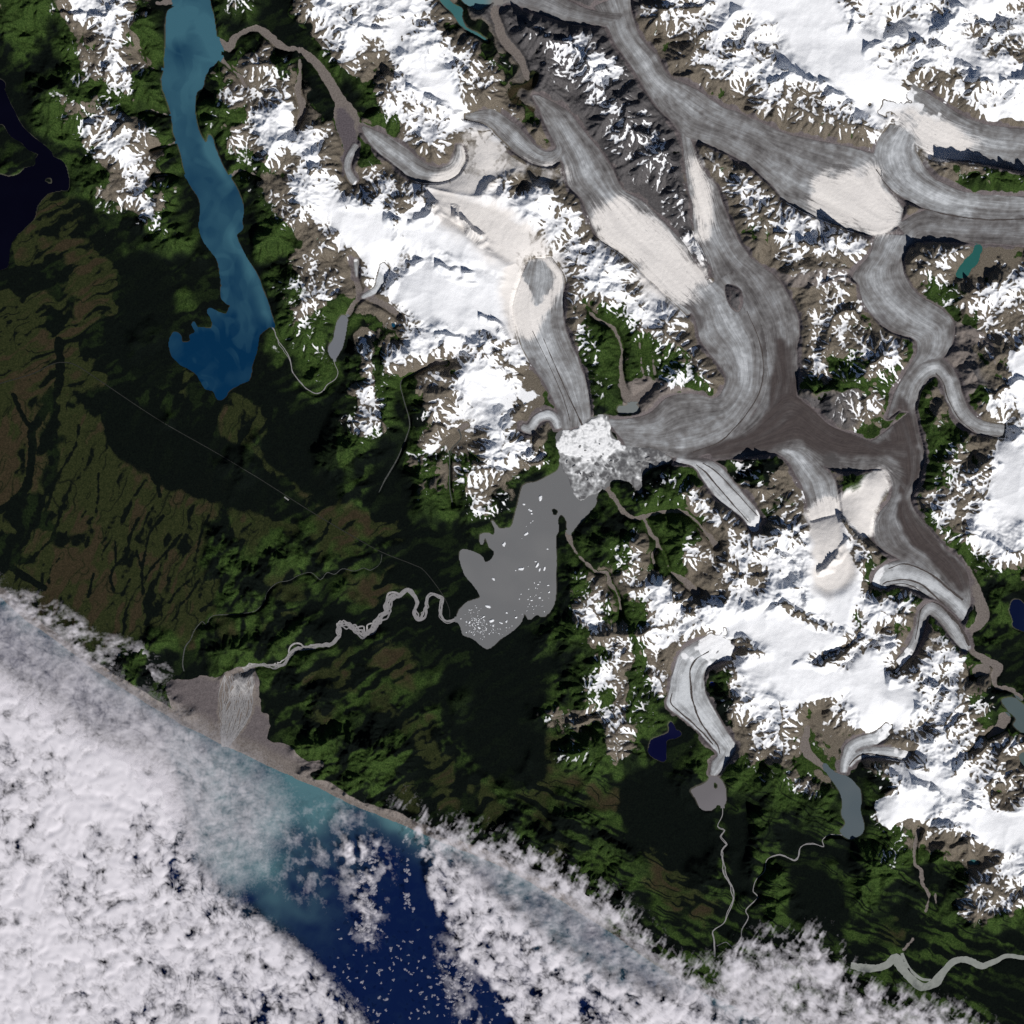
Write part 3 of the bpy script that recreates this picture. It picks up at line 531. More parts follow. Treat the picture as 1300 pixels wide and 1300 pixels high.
for k in (3, 4): firn_land = np.maximum(firn_land, .62+.5*bplur(fill(FIRN[k]), 4))
for k, p in enumerate(BARE_ON_FIRN): firn *= 1-soft(fill(p), 3, 1, 300+k, 7, True)
debris = blur(deb0, 4)*ss(-1.2, .9, streak+.5*noise(25, 85))
for k, p in enumerate(DEBRIS): debris = np.maximum(debris, soft(fill(p), 5, 1.2, 400+k, 14)*((1.0 if k == 0 else .75)+.2*streak))
debris = np.clip(debris, 0, 1)
# upper ends of glaciers pass into snow
fade = ss(.34, .10, FL+.05*noise(7, 86)+.03*noise(3, 87))*iceA*np.isin(lab, FADE)*ss(-.1, .5, 1-FL*0)
tick('snf = ')
snf = np.maximum(snf, np.maximum(firn*np.maximum(iceA, firn_land), fade*.9))
snow = (snf > .5).astype(f32)
cream = np.clip(firn*1.6, 0, 1)
# stretched patterns of the lowland: creeks and bogs, running seaward
def stripe(ang, l, w, s):
    a = math.radians(ang); c, d = math.cos(a), math.sin(a)
    x = PX+2.4*up.w[0]; y = PY+2.4*up.w[1]
    return vn((x*c+y*d)/l+40, (-x*d+y*c)/w+40, s)
z_w = ss(420, 300, PX)*ss(480, 520, PY); z_e = ss(600, 680, PX)*ss(960, 1000, PY)
tick('st = z')
st = z_w*(.8*stripe(112, 42, 9, 91)+.6*stripe(115, 22, 4.5, 92))+z_e*(1.25*stripe(24, 60, 8, 93)+.8*stripe(22, 34, 4, 94))+(1-z_w)*(1-z_e)*(1.0*stripe(-28, 44, 8, 95)+.7*stripe(-30, 22, 4, 96))
stripe_f = st; lown = st+.24*noise(9, 97)+.22*noise(4, 98)+.2*noise(2, 99)
n_big = noise(20, 100)+.6*noise(8, 101)+.4*noise(3, 102)
m_ob = G['o']+G['b']
open_l = ss(-.75, .70, lown*.85+(m_ob+.6*G['m'])*2.2-.85)*np.clip(m_ob*1.5+G['m']*1.1+.15*G['f'], 0, 1)
bog = .85*open_l*ss(-.2, 1.0, (G['b']-.42)*1.6+.18*n_big+.60*stripe_f)*np.clip(m_ob*1.6, 0, 1)
chan = np.zeros((N, N), f32)
for w_, pts in CHAN: chan = np.maximum(chan, soft(stroke([(x, y, w_) for x, y in pts]), 1, 1.6, 460, 4))
chan = np.maximum(chan, .7*np.maximum(crest(stripe(113, 34, 10, 121), 1.5)*ss(-.7, .4, noise(20, 123)), crest(stripe(118, 20, 6, 122), 1.0)*ss(-.2, .6, noise(14, 124)))*z_w)
chan = np.maximum(chan, .85*crest(stripe(-30, 30, 8, 125), .9)*(1-z_w)*(1-z_e)*ss(-.3, .6, noise(16, 126)))
chan = np.maximum(chan, .95*np.maximum(crest(stripe(24, 46, 9, 141), 1.3)*ss(-.6, .4, noise(20, 142)), crest(stripe(21, 30, 6, 143), .9)*ss(-.3, .6, noise(15, 144)))*z_e)
darkf = np.zeros((N, N), f32)
for k, p in enumerate([[(785,1000),(868,985),(905,1038),(914,1105),(880,1112),(840,1085),(800,1062)],[(925,1035),(952,1050),(955,1135),(930,1122)],[(590,850),(650,830),(690,880),(690,985),(640,1000),(600,960),(560,900)],[(150,505),(330,585),(335,650),(200,612),(140,565)],[(160,330),(215,340),(215,480),(160,470)],[(390,520),(430,560),(430,640),(380,620),(330,560)],[(480,560),(515,540),(520,640),(470,660)],[(1010,1120),(1060,1110),(1070,1160),(1010,1175)]]):
    darkf = np.maximum(darkf, soft(fill(p), 5, 1.4, 480+k, 13))
chan = np.maximum(chan, .9*darkf)
open_l *= 1-chan; bog *= 1-chan
olive = open_l*np.clip(m_ob*1.5, 0, 1)
tick('veg = ')
veg = np.clip(G['g']*1.6+G['m']*.85*ss(-.7, .9, .55*n_big+.75*lown)+.16*ss(.3, 1.4, lown+.3*n_big)*G['f'], 0, 1.2)
veg *= 1-.85*np.maximum(darkf, chan*(z_e+.3))
elev = H/22
rock = np.clip(G['r']*1.35+G['d']*1.5+.30*noise(6, 103)*(G['r']+G['g'])+.5*snowF*(1-G['f'])-.2*G['g'], 0, 1)
rock = np.maximum(rock, ss(.20, .62, snowF+.14*noise(5, 104)*np.clip(snowF*8, 0, 1))*(1-G['f'])*.9)
Gg = blur(np.clip(G['g']+G['m']+.5*G['f'], 0, 1), 7)
grn_in_rock = ss(.10, .55, Gg+.20*n_big-.20*slope-.45*snowF-.25*G['d']+.15*conc)
veg = np.maximum(veg, grn_in_rock*.9*(G['r'] > .1))
rock = np.clip(rock-grn_in_rock*.85, 0, 1)
darkr = np.clip(soft(fill(DARKROCK), 4, 2, 105, 12)+G['d'], 0, 1)
for p in NUNATAK: darkr = np.maximum(darkr, soft(fill(p), 2, 3, 106, 6))
tick('sand =')
sand = np.maximum(grav_s, soft(sandflat, 2, 3, 107, 8))
trim = ss(7.5, 2.5, dist(ice_m, 10)-np.clip(1.6*noise(9, 112)+1.0*noise(3.5, 113), -2.4, 2.4))*(1-ss(.45, .7, snowF))      # moraine left along the ice edge
sand = np.maximum(sand, .92*trim)
beach = ss(-15, -9, sd_ocean+np.clip(1.5*noise(14, 108), -3, 3))*(1-ss(700, 760, PX)*.55)
sand = np.maximum(sand, beach)
for k in (1, 2, 3): sand = np.maximum(sand, soft(fill(DEBRIS[k]), 3, 1.6, 440+k, 9)*.95)
shore = ss(-2.4, -1.2, sd_lake)*ss(.6, -.4, sd_lake)
sand = np.maximum(sand, soft(braid, 2, 2, 111, 6))
wet = soft(braid, 2, 2, 111, 6)
mauve = np.clip(trim*.7-wet*2+soft(stroke(GRAVEL['fan']), 4, 1.5, 109, 8)+soft(sandflat, 6, 1.5, 110, 12)*.65*ss(-14, -30, sd_ocean), 0, 1)
lab_l = lab.copy()
tone = np.clip(.5+.22*n_big, 0, 1)
bright = blur(bright, 4)-.03+.05*vn(U*1.4+30, S/110, 87)+.05*noise(12, 114)+.04*noise(3, 115)
debris = blur(debris, 1)
debris = np.clip(np.maximum(debris, .6*ss(.80, 1.0, np.abs(U)+.12*noise(10, 116))*ss(-.6, .8, noise(24, 117)+.5*streak)*(bright < .75)), 0, 1)
PACK = {
 'cover_a': (snf, iceA, debris, cream),
 'cover_b': (np.clip(veg, 0, 1), rock, sand, olive),
 'cover_c': (np.clip(.5+.25*streak, 0, 1), tone, darkr, bog),
 'cover_d': (np.clip(bright, 0, 1), mauve, np.clip(shore, 0, 1), np.clip(open_l, 0, 1)),
}
PACK['flow'] = (U*15+.5*noise(18, 119), S/26+.5*noise(25, 118), lab*3.7, np.ones((N, N), f32))
PACK = {k: np.stack([np.asarray(a, f32) for a in v], -1) for k, v in PACK.items()}

tick('------ scene basics')
# ---------------------------------------------------------------- scene basics
scn = bpy.context.scene
col = scn.collection
def tag(o, label=None, cat=None, group=None, kind=None):
    for k, v in (('label', label), ('category', cat), ('group', group), ('kind', kind)):
        if v: o[k] = v
    return o
GX = ax1.astype(np.float64)-650
GY = 650-ax1.astype(np.float64)
def grid_mesh(name, fm, Z, packs, mat, step=1, parent=None):
    """faces of the map grid chosen by fm -> one mesh object"""
    r, c = np.nonzero(fm)
    if len(r) == 0: return None
    s = step
    quad = np.stack([r*N+c, (r+s)*N+c, (r+s)*N+c+s, r*N+c+s], 1)
    used = np.zeros(N*N, bool); used[quad.ravel()] = True
    ids = np.nonzero(used)[0]; lut = np.cumsum(used)-1
    inv = lut[quad.ravel()]
    vr, vc = ids//N, ids % N
    co = np.stack([GX[vc], GY[vr], Z[vr, vc]], 1).astype(f32)
    me = bpy.data.meshes.new(name)
    me.vertices.add(len(ids)); me.vertices.foreach_set('co', co.ravel())
    me.loops.add(len(inv)); me.loops.foreach_set('vertex_index', inv.astype(np.int32).ravel())
    me.polygons.add(len(r)); me.polygons.foreach_set('loop_start', np.arange(0, 4*len(r), 4, dtype=np.int32))
    for k, A in packs.items():
        at = me.attributes.new(k, 'FLOAT_COLOR', 'POINT')
        at.data.foreach_set('color', np.ascontiguousarray(A[vr, vc]).ravel())
    me.update(calc_edges=True)
    me.materials.append(mat)
    o = bpy.data.objects.new(name, me); col.objects.link(o)
    if parent: o.parent = parent
    return o

def beyond(name, Z, packs, mat, mask=None, parent=None, step=4, width=332):
    """the country goes on past the traced sheet: a coarser ring round it"""
    c = np.arange(LO-width, HI+width+1, step)
    k = np.abs(c-LO); k = np.where(k > N-1, 2*(N-1)-k, k)
    n = len(c)
    z = Z[np.ix_(k, k)]
    q_ = (c[:-1] < LO) | (c[:-1] >= HI)
    fm = q_[:, None] | q_[None, :]
    if mask is not None:
        m = mask[np.ix_(k, k)]; fm &= m[:-1, :-1] | m[1:, :-1] | m[:-1, 1:] | m[1:, 1:]
    r, cc = np.nonzero(fm)
    if len(r) == 0: return None
    quad = np.stack([r*n+cc, (r+1)*n+cc, (r+1)*n+cc+1, r*n+cc+1], 1)
    used = np.zeros(n*n, bool); used[quad.ravel()] = True
    ids = np.nonzero(used)[0]; inv = (np.cumsum(used)-1)[quad.ravel()]
    vr, vc = ids//n, ids % n
    co = np.stack([c[vc]-650.0, 650.0-c[vr], z[vr, vc]], 1).astype(f32)
    me = bpy.data.meshes.new(name)
    me.vertices.add(len(ids)); me.vertices.foreach_set('co', co.ravel())
    me.loops.add(len(inv)); me.loops.foreach_set('vertex_index', inv.astype(np.int32))
    me.polygons.add(len(r)); me.polygons.foreach_set('loop_start', np.arange(0, 4*len(r), 4, dtype=np.int32))
    for kk, A in packs.items():
        at = me.attributes.new(kk, 'FLOAT_COLOR', 'POINT')
        at.data.foreach_set('color', np.ascontiguousarray(A[k[vr], k[vc]]).ravel())
    me.update(calc_edges=True); me.materials.append(mat)
    o = bpy.data.objects.new(name, me); col.objects.link(o)
    if parent: o.parent = parent
    return o

# ---------------------------------------------------------------- materials
class NT:
    def __init__(s, name):
        s.m = bpy.data.materials.new(name); s.m.use_nodes = True
        s.t = s.m.node_tree; s.n = s.t.nodes; s.l = s.t.links
        s.n.clear()
        s.out = s.n.new('ShaderNodeOutputMaterial')
    def put(s, sock, v):
        if v is None: return
        if hasattr(v, 'is_output'): s.l.new(v, sock)
        elif isinstance(v, (tuple, list)) and len(v) == 3: sock.default_value = (*v, 1)
        else: sock.default_value = v
    def attr(s, name):
        a = s.n.new('ShaderNodeAttribute'); a.attribute_name = name
        p = s.n.new('ShaderNodeSeparateColor'); s.l.new(a.outputs['Color'], p.inputs[0])
        return p.outputs[0], p.outputs[1], p.outputs[2], a.outputs['Alpha']
    def mix(s, f, a, b, blend='MIX'):
        x = s.n.new('ShaderNodeMix'); x.data_type = 'RGBA'; x.blend_type = blend
        s.put(x.inputs[0], f); s.put(x.inputs[6], a); s.put(x.inputs[7], b)
        return x.outputs[2]
    def math(s, op, a, b=None, clamp=False):
        x = s.n.new('ShaderNodeMath'); x.operation = op; x.use_clamp = clamp
        s.put(x.inputs[0], a); s.put(x.inputs[1], b)
        return x.outputs[0]
    def noise(s, scale, detail=3, rough=.6, dist=0, vec=None):
        x = s.n.new('ShaderNodeTexNoise'); x.inputs['Scale'].default_value = scale; x.inputs['Detail'].default_value = detail
        x.inputs['Roughness'].default_value = rough; x.inputs['Distortion'].default_value = dist
        if vec is None:
            if not hasattr(s, 'pos'): s.pos = s.n.new('ShaderNodeNewGeometry').outputs['Position']
            vec = s.pos
        s.l.new(vec, x.inputs['Vector'])
        return x.outputs[0]
    def ramp(s, f, *stops):
        x = s.n.new('ShaderNodeValToRGB'); e = x.color_ramp.elements
        while len(e) < len(stops): e.new(.5)
        for k, (p, c) in zip(e, stops):
            k.position = p; k.color = (*c, 1) if isinstance(c, tuple) else (c, c, c, 1)
        s.put(x.inputs[0], f)
        return x.outputs[0]
    def bsdf(s, color, rough=.9, spec=.1, normal=None):
        b = s.n.new('ShaderNodeBsdfPrincipled')
        s.put(b.inputs['Base Color'], color); b.inputs['Roughness'].default_value = rough
        b.inputs['Specular IOR Level'].default_value = spec
        if normal is not None: s.l.new(normal, b.inputs['Normal'])
        return b.outputs[0]
    def bump(s, h, strength, dist=1.0):
        x = s.n.new('ShaderNodeBump'); x.inputs['Strength'].default_value = strength; x.inputs['Distance'].default_value = dist
        s.l.new(h, x.inputs['Height'])
        return x.outputs[0]
    def end(s, sh):
        s.l.new(sh, s.out.inputs[0]); return s.m
def cover_material(name):
    t = NT(name)
    snow, ice, deb, cream = t.attr('cover_a')
    veg, rock, sand, olive = t.attr('cover_b')
    strk, tone, darkr, bog = t.attr('cover_c')
    bri, mauve, shore, openl = t.attr('cover_d')
    nf = t.noise(.55, 4, .65); nm = t.noise(.09, 3, .6); nv = t.noise(1.3, 2, .6)
    nx = t.noise(1.1, 4, .7)
    def crisp(f, amt, a, b_): return t.ramp(t.math('ADD', f, t.math('MULTIPLY', t.math('SUBTRACT', nx, .5), amt)), (a, 0.0), (b_, 1.0))
    rock = crisp(rock, .8, .38, .62); olive = crisp(olive, .9, .22, .78); bog = crisp(bog, 1.0, .15, .85); sand = crisp(sand, .6, .36, .64)
    fu = t.n.new('ShaderNodeAttribute'); fu.attribute_name = 'flow'; fl_v = fu.outputs['Vector']
    fst = t.noise(1.0, 5, .62, 0, fl_v)                       # fine bands along the flow
    fst = t.ramp(fst, (.28, 0.0), (.72, 1.0))
    snow = t.mix(cream, crisp(snow, .62, .41, .60), t.ramp(t.math('ADD', snow, t.math('MULTIPLY', t.math('SUBTRACT', t.math('ADD', fst, t.noise(.16, 4, .65)), 1.0), .80)), (.24, 0.0), (.72, 1.0)))
    forest = t.ramp(nf, (.3, (.0011, .0020, .0022)), (.7, (.0040, .0068, .0048)))
    green = t.ramp(nf, (.25, (.0055, .013, .0042)), (.5, (.028, .053, .0120)), (.78, (.066, .098, .028)))
    oliv = t.ramp(nf, (.25, (.0075, .0120, .0048)), (.5, (.0200, .0255, .0090)), (.75, (.040, .044, .0172)))
    bogc = t.ramp(nf, (.25, (.0130, .0125, .0068)), (.55, (.036, .0275, .0155)), (.8, (.060, .044, .027)))
    rockc = t.ramp(nx, (.28, (.052, .044, .036)), (.5, (.130, .112, .088)), (.72, (.245, .215, .172)))
    drock = t.ramp(nf, (.25, (.050, .047, .050)), (.5, (.085, .081, .083)), (.78, (.135, .128, .128)))
    sandc = t.ramp(nf, (.25, (.105, .090, .084)), (.5, (.165, .145, .133)), (.78, (.225, .200, .185)))
    mauv = t.ramp(nf, (.25, (.064, .054, .062)), (.5, (.100, .087, .096)), (.78, (.145, .127, .138)))
    g = t.mix(olive, forest, oliv)
    g = t.mix(bog, g, bogc)
    vv = t.math('MULTIPLY', veg, t.math('ADD', tone, .45), True)
    g = t.mix(vv, g, green)
    rk = t.mix(darkr, rockc, drock)
    g = t.mix(rock, g, rk)
    sd = t.mix(mauve, sandc, mauv)
    g = t.mix(sand, g, sd)
    g = t.mix(t.math('MULTIPLY', shore, .5), g, (.11, .105, .085))
    # ice: dark to pale with the flow stripes
    f = t.math('ADD', t.math('ADD', t.math('MULTIPLY', t.math('SUBTRACT', strk, .5), .30), t.math('MULTIPLY', t.math('SUBTRACT', fst, .5), .26)), t.math('ADD', bri, t.math('MULTIPLY', t.math('SUBTRACT', nm, .5), .5)))
    icec = t.ramp(f, (.1, (.085, .080, .080)), (.4, (.190, .188, .190)), (.65, (.31, .322, .335)), (.95, (.56, .585, .61)))
    debc = t.mix(t.math('MULTIPLY', t.math('ADD', nm, fst), .55), (.036, .030, .031), (.090, .076, .073))
    icec = t.mix(deb, icec, debc)
    g = t.mix(ice, g, icec)
    snc = t.mix(cream, (.86, .875, .90), t.mix(strk, (.66, .635, .615), (.82, .79, .76)))
    sn = t.math('MULTIPLY', snow, t.math('ADD', 1, t.math('MULTIPLY', t.math('SUBTRACT', nv, .5), .25)), True)
    g = t.mix(sn, g, snc)
    nb = t.bump(nf, .35, .8)
    return t.end(t.bsdf(g, .95, .05, nb))
M_cover = cover_material('land_cover')
M_ice = cover_material('glacier_ice')

def water_material(name, deep, silt, rough=.25):
    """cover_w red: how much silt the water carries"""
    t = NT(name)
    w = t.attr('cover_w')[0]
    n = t.noise(.05, 4, .6, 1.2)
    f = t.math('ADD', w, t.math('MULTIPLY', t.math('SUBTRACT', n, .5), .12), True)
    c = t.mix(f, deep, silt)
    return t.end(t.bsdf(c, rough, .25, t.bump(t.noise(1.2, 2, .5), .05, .3)))

tick('------ terrain and ice')
# ---------------------------------------------------------------- terrain and ice
H = Hice_floor.astype(f32)
Q = N-1
all_f = np.ones((Q, Q), bool)
deep = (sd_ocean > 14)[:-1, :-1]
# ground faces hidden well under ice or deep water are still one sheet; keep it whole
o = grid_mesh('terrain', all_f, H, PACK, M_cover); tag(o, kind='structure')
tag(beyond('terrain', np.where(sd_ice > .3, Zice, H), PACK, M_cover), kind='structure')
labq = lab[:-1, :-1].copy()
near = (sd_ice > -3.2)[:-1, :-1]
firnq = ((snow > .5))[:-1, :-1]
def largest(m):
    """largest connected piece of a face mask"""
    b = crop(m, 2)
    if b is None: return m
    q = m[b[0]:b[1], b[2]:b[3]]
    L = np.where(q, np.arange(1, q.size+1).reshape(q.shape), 0)
    while True:
        O = L.copy()
        L[1:] = np.maximum(L[1:], L[:-1]); L[:-1] = np.maximum(L[:-1], L[1:]); L[:, 1:] = np.maximum(L[:, 1:], L[:, :-1]); L[:, :-1] = np.maximum(L[:, :-1], L[:, 1:])
        L[~q] = 0
        if (L == O).all(): break
    v, n_ = np.unique(L[L > 0], return_counts=True)
    out = np.zeros_like(m); out[b[0]:b[1], b[2]:b[3]] = L == v[n_.argmax()]
    return out
GL = {}
for gi, (key, sec, br, db, lb) in enumerate(GLAC):
    m = (labq == gi+1) & near
    fq = m & firnq
    nf_ = m & ~firnq
    if nf_.sum() < 30: nf_ = m; fq = m & False
    fq = largest(fq) if fq.sum() > 60 else m & False
    nf_ = m & ~fq
    g = grid_mesh('glacier', nf_, Zice, PACK, M_ice)
    tag(g, lb, 'glacier', 'valley glaciers between the mountains')
    if fq.sum() > 60:
        grid_mesh('snow_cover', fq, Zice, PACK, M_ice, parent=g)
    GL[key] = g

def ribbon_mesh(name, pts, zfun, mat, parent=None, thick=.0, step=1.2, wob_amp=0.0, seed=0):
    P = catmull(pts, False, step)
    R = np.random.default_rng(seed)
    t = np.gradient(P[:, :2], axis=0); t /= np.hypot(t[:, 0], t[:, 1])[:, None]+1e-6
    n = np.stack([-t[:, 1], t[:, 0]], 1)
    k = len(P)
    j1 = np.convolve(R.normal(0, 1, k+6), np.ones(7)/7, 'valid')*wob_amp; j2 = np.convolve(R.normal(0, 1, k+6), np.ones(7)/7, 'valid')*wob_amp
    a = P[:, :2]-n*(P[:, 2:3]/2)*(1+j1[:, None]); b = P[:, :2]+n*(P[:, 2:3]/2)*(1+j2[:, None])
    m = P[:, :2]
    v = []
    for i in range(k):
        for p, up_ in ((a[i], 0), (m[i], thick), (b[i], 0)):
            v.append((p[0]-650, 650-p[1], zfun(p[0], p[1])+up_))
    f = []
    for i in range(k-1):
        for s in (0, 1):
            f.append((3*i+s, 3*i+s+1, 3*i+s+4, 3*i+s+3))
    return v, f
def link_mesh(name, v, f, mat, parent=None, smooth=True):
    me = bpy.data.meshes.new(name); me.from_pydata(v, [], f); me.update()
    if smooth: me.polygons.foreach_set('use_smooth', [True]*len(me.polygons))
    me.materials.append(mat)
    # faces look up
    if len(me.polygons) and sum(p.normal.z for p in me.polygons) < 0: me.flip_normals()
    o = bpy.data.objects.new(name, me); col.objects.link(o)
    if parent: o.parent = parent
    return o
def sampler(Z, add):
    def f(x, y):
        c = min(max(x-LO, 0), N-1.001); r = min(max(y-LO, 0), N-1.001)
        i, j = int(r), int(c); fr, fc = r-i, c-j
        return float((Z[i, j]*(1-fc)+Z[i, j+1]*fc)*(1-fr)+(Z[i+1, j]*(1-fc)+Z[i+1, j+1]*fc)*fr)+add
    return f
zi = sampler(Zice, .10); zt = sampler(H, .14)
t = NT('moraine_debris'); M_mor = t.end(t.bsdf(t.ramp(t.noise(.7, 4, .65), (.3, (.040, .035, .034)), (.7, (.105, .090, .084))), .95, .05))
MORAINES = {
 'p': [[(900,827,1.2),(885,836,1.6),(877,848,1.8),(876,862,2),(879,887,2.2),(887,912,2.2),(900,932,2),(911,946,2),(914,957,1.2)], [(853,880,1),(852,893,1.5),(868,908,2),(890,928,2),(905,945,2)]],
 'q': [[(1120,742,1),(1128,738,1.5),(1150,736,1.8),(1165,740,1.8),(1182,752,2),(1200,770,2.2),(1212,784,2.4)], [(1125,745,1),(1140,741,1),(1155,743,1.3),(1175,755,1.4),(1195,770,1.4)], [(1128,722,1),(1150,716,1.4),(1180,728,2),(1200,744,2.5),(1222,762,3)]],
 'r': [[(1162,812,1),(1166,790,1.2),(1170,772,1.6),(1184,764,2.4),(1205,778,4),(1222,800,5),(1230,820,4)]],
 'o': [[(950,662,1),(932,642,1.4),(915,622,1.6),(898,602,1.6),(884,590,1.4)], [(962,655,1),(948,640,1),(930,620,1.2),(908,598,1.4),(892,588,1.4)]],
 't': [[(1140,962,1),(1118,959,1.4),(1098,957,1.6),(1086,962,1.8),(1078,972,1.4)]],
 'm': [[(690,430,.8),(705,465,1),(718,495,1),(730,520,1.4),(739,540,2.4)], [(676,420,.7),(700,470,.8),(715,505,.9),(724,535,.9)]],
 'l': [[(948,395,1),(963,430,1.2),(969,462,1.3),(965,495,1.3),(948,525,1.4),(915,560,1.6),(880,574,1.5)]],
 'b': [[(1112,215,1),(1130,240,1.2),(1160,260,1.2),(1200,272,1.4),(1250,279,1.8),(1300,278,1.6)]],
 'h': [[(1236,547,.8),(1218,532,1),(1204,507,1.1),(1197,485,1.1),(1188,474,1)]],
}
for key, lst in MORAINES.items():
    for i, pts in enumerate(lst):
        v, f = ribbon_mesh('medial_moraine', pts, zi, M_mor, thick=.12, wob_amp=.8, seed=i)
        link_mesh('medial_moraine', v, f, M_mor, GL[key])

tick('------ water')
# ---------------------------------------------------------------- water
def plume(polys, w):
    a = np.zeros((N, N), f32)
    for p in polys: a = np.maximum(a, bplur(fill(p), w))
    return a
swirl = fbm(26, 120, 3)
silt = {
 'fjord': np.clip(.72-.30*ss(30, 250, PY)-.36*ss(310, 440, PY)+.12*ss(40, 0, PY)+.9*plume([[(262,20),(285,60),(275,75),(262,52),(248,35)]], 5)+.8*plume([[(258,180),(272,185),(285,215),(295,240),(275,215),(262,200)]], 4)+.7*plume([[(288,295),(300,292),(305,310),(325,345),(342,385),(344,408),(336,405),(322,360),(300,320)]], 5)+.45*plume([[(212,10),(240,10),(240,40),(214,50)]], 8)-.25*plume([[(216,55),(250,62),(248,90),(225,80)],[(240,28),(262,32),(268,48),(250,45)]], 5)+.07*swirl+.16*ss(.2, 1.2, vn(PX/14+7+.8*noise(20, 127), PY/46+.8*noise(16, 128), 129))-.10*ss(.2, 1.3, vn(PX/12+3+.7*noise(20, 133), PY/40+.8*noise(16, 136), 137)), 0, 1),
}
# offshore: turquoise silt along the coast and a wide plume off the delta
oc = .62*np.exp(-np.clip(sd_ocean, 0, 90)/13)*(.8+.3*ss(200, 560, PX))+.55*plume([[(215,940),(300,960),(420,1020),(400,1060),(330,1130),(270,1120),(235,1060)]], 18)+.35*plume([[(600,1090),(700,1150),(820,1230),(760,1260),(660,1180)]], 14)
oc = oc+.26*plume([[(250,970),(330,980),(400,1010),(450,1035),(450,1090),(430,1160),(390,1190),(310,1160),(250,1090)]], 26)
oc = np.clip(oc+.16*swirl*np.clip(oc*3, 0, 1), 0, 1)
def water(name, mask, level, w, mat, step=1, kind='structure', edge_=False):
    fm = np.zeros((Q, Q), bool)
    mm = mask[:-1, :-1]
    fm[:Q-step+1:step, :Q-step+1:step] = mm[:Q-step+1:step, :Q-step+1:step]
    Z = np.full((N, N), level, f32)
    W = np.zeros((N, N, 4), f32); W[..., 0] = w; W[..., 3] = 1
    ob = grid_mesh(name, fm, Z, {'cover_w': W}, mat, step)
    if ob: tag(ob, kind=kind)
    if name == 'ocean' or edge_: 
        e = beyond(name, Z, {'cover_w': W}, mat, mask)
        if e: tag(e, kind=kind)
    return ob
WM = {
 'fjord': ((.0012,.024,.066), (.044,.128,.172)), 'inlet': ((.0008,.0006,.0045), (.002,.002,.008)), 'valley': ((.155,.165,.185), (.19,.2,.22)), 'lagoon': ((.155,.158,.162), (.20,.20,.20)),
 'small_grey': ((.150,.142,.150), (.2,.19,.2)), 'dark_blue': ((.0015,.0020,.022), (.01,.01,.04)), 'tarn': ((.002,.012,.11), (.01,.02,.1)), 'ribbon': ((.085,.110,.125), (.12,.14,.15)),
 'teal': ((.040,.135,.140), (.10,.20,.20)), 'silty': ((.10,.20,.22), (.22,.21,.20)), 'cirque_teal': ((.020,.105,.095), (.05,.15,.14)), 'plain_blue': ((.0020,.0050,.026), (.01,.02,.05)),
 'greygreen': ((.075,.105,.110), (.12,.14,.14)), 'greygreen_low': ((.075,.110,.110), (.12,.14,.14)), 'hanging_teal': ((.03,.11,.12), (.06,.14,.14)), 'pond': ((.17,.19,.19), (.2,.2,.2)), 'blue_tarn': ((.005,.05,.10), (.02,.06,.1)),
}
lid = lake_id.copy()
for _ in range(4):
    for dy, dx in ((0,1),(0,-1),(1,0),(-1,0)):
        s_ = np.roll(np.roll(lid, dy, 0), dx, 1); lid = np.where((lid == 0) & (s_ > 0), s_, lid)
for k, key in enumerate(LK):
    d, s = WM[key]
    w = silt.get(key, np.clip(.12*swirl+.1, 0, 1))
    if key == 'silty': w = ss(612, 630, PX)
    water('lake', (lid == k+1) & (sd_lake > -4.5), LEVEL, w, water_material('lake_water', d, s), edge_=key in ('fjord', 'inlet', 'plain_blue', 'greygreen', 'teal', 'silty'))
om = (sd_ocean > -5)
o = water('ocean', om, LEVEL-.02, oc, water_material('ocean_water', (.0018,.0085,.048), (.075,.165,.190)), step=2)

tick('------ rivers')
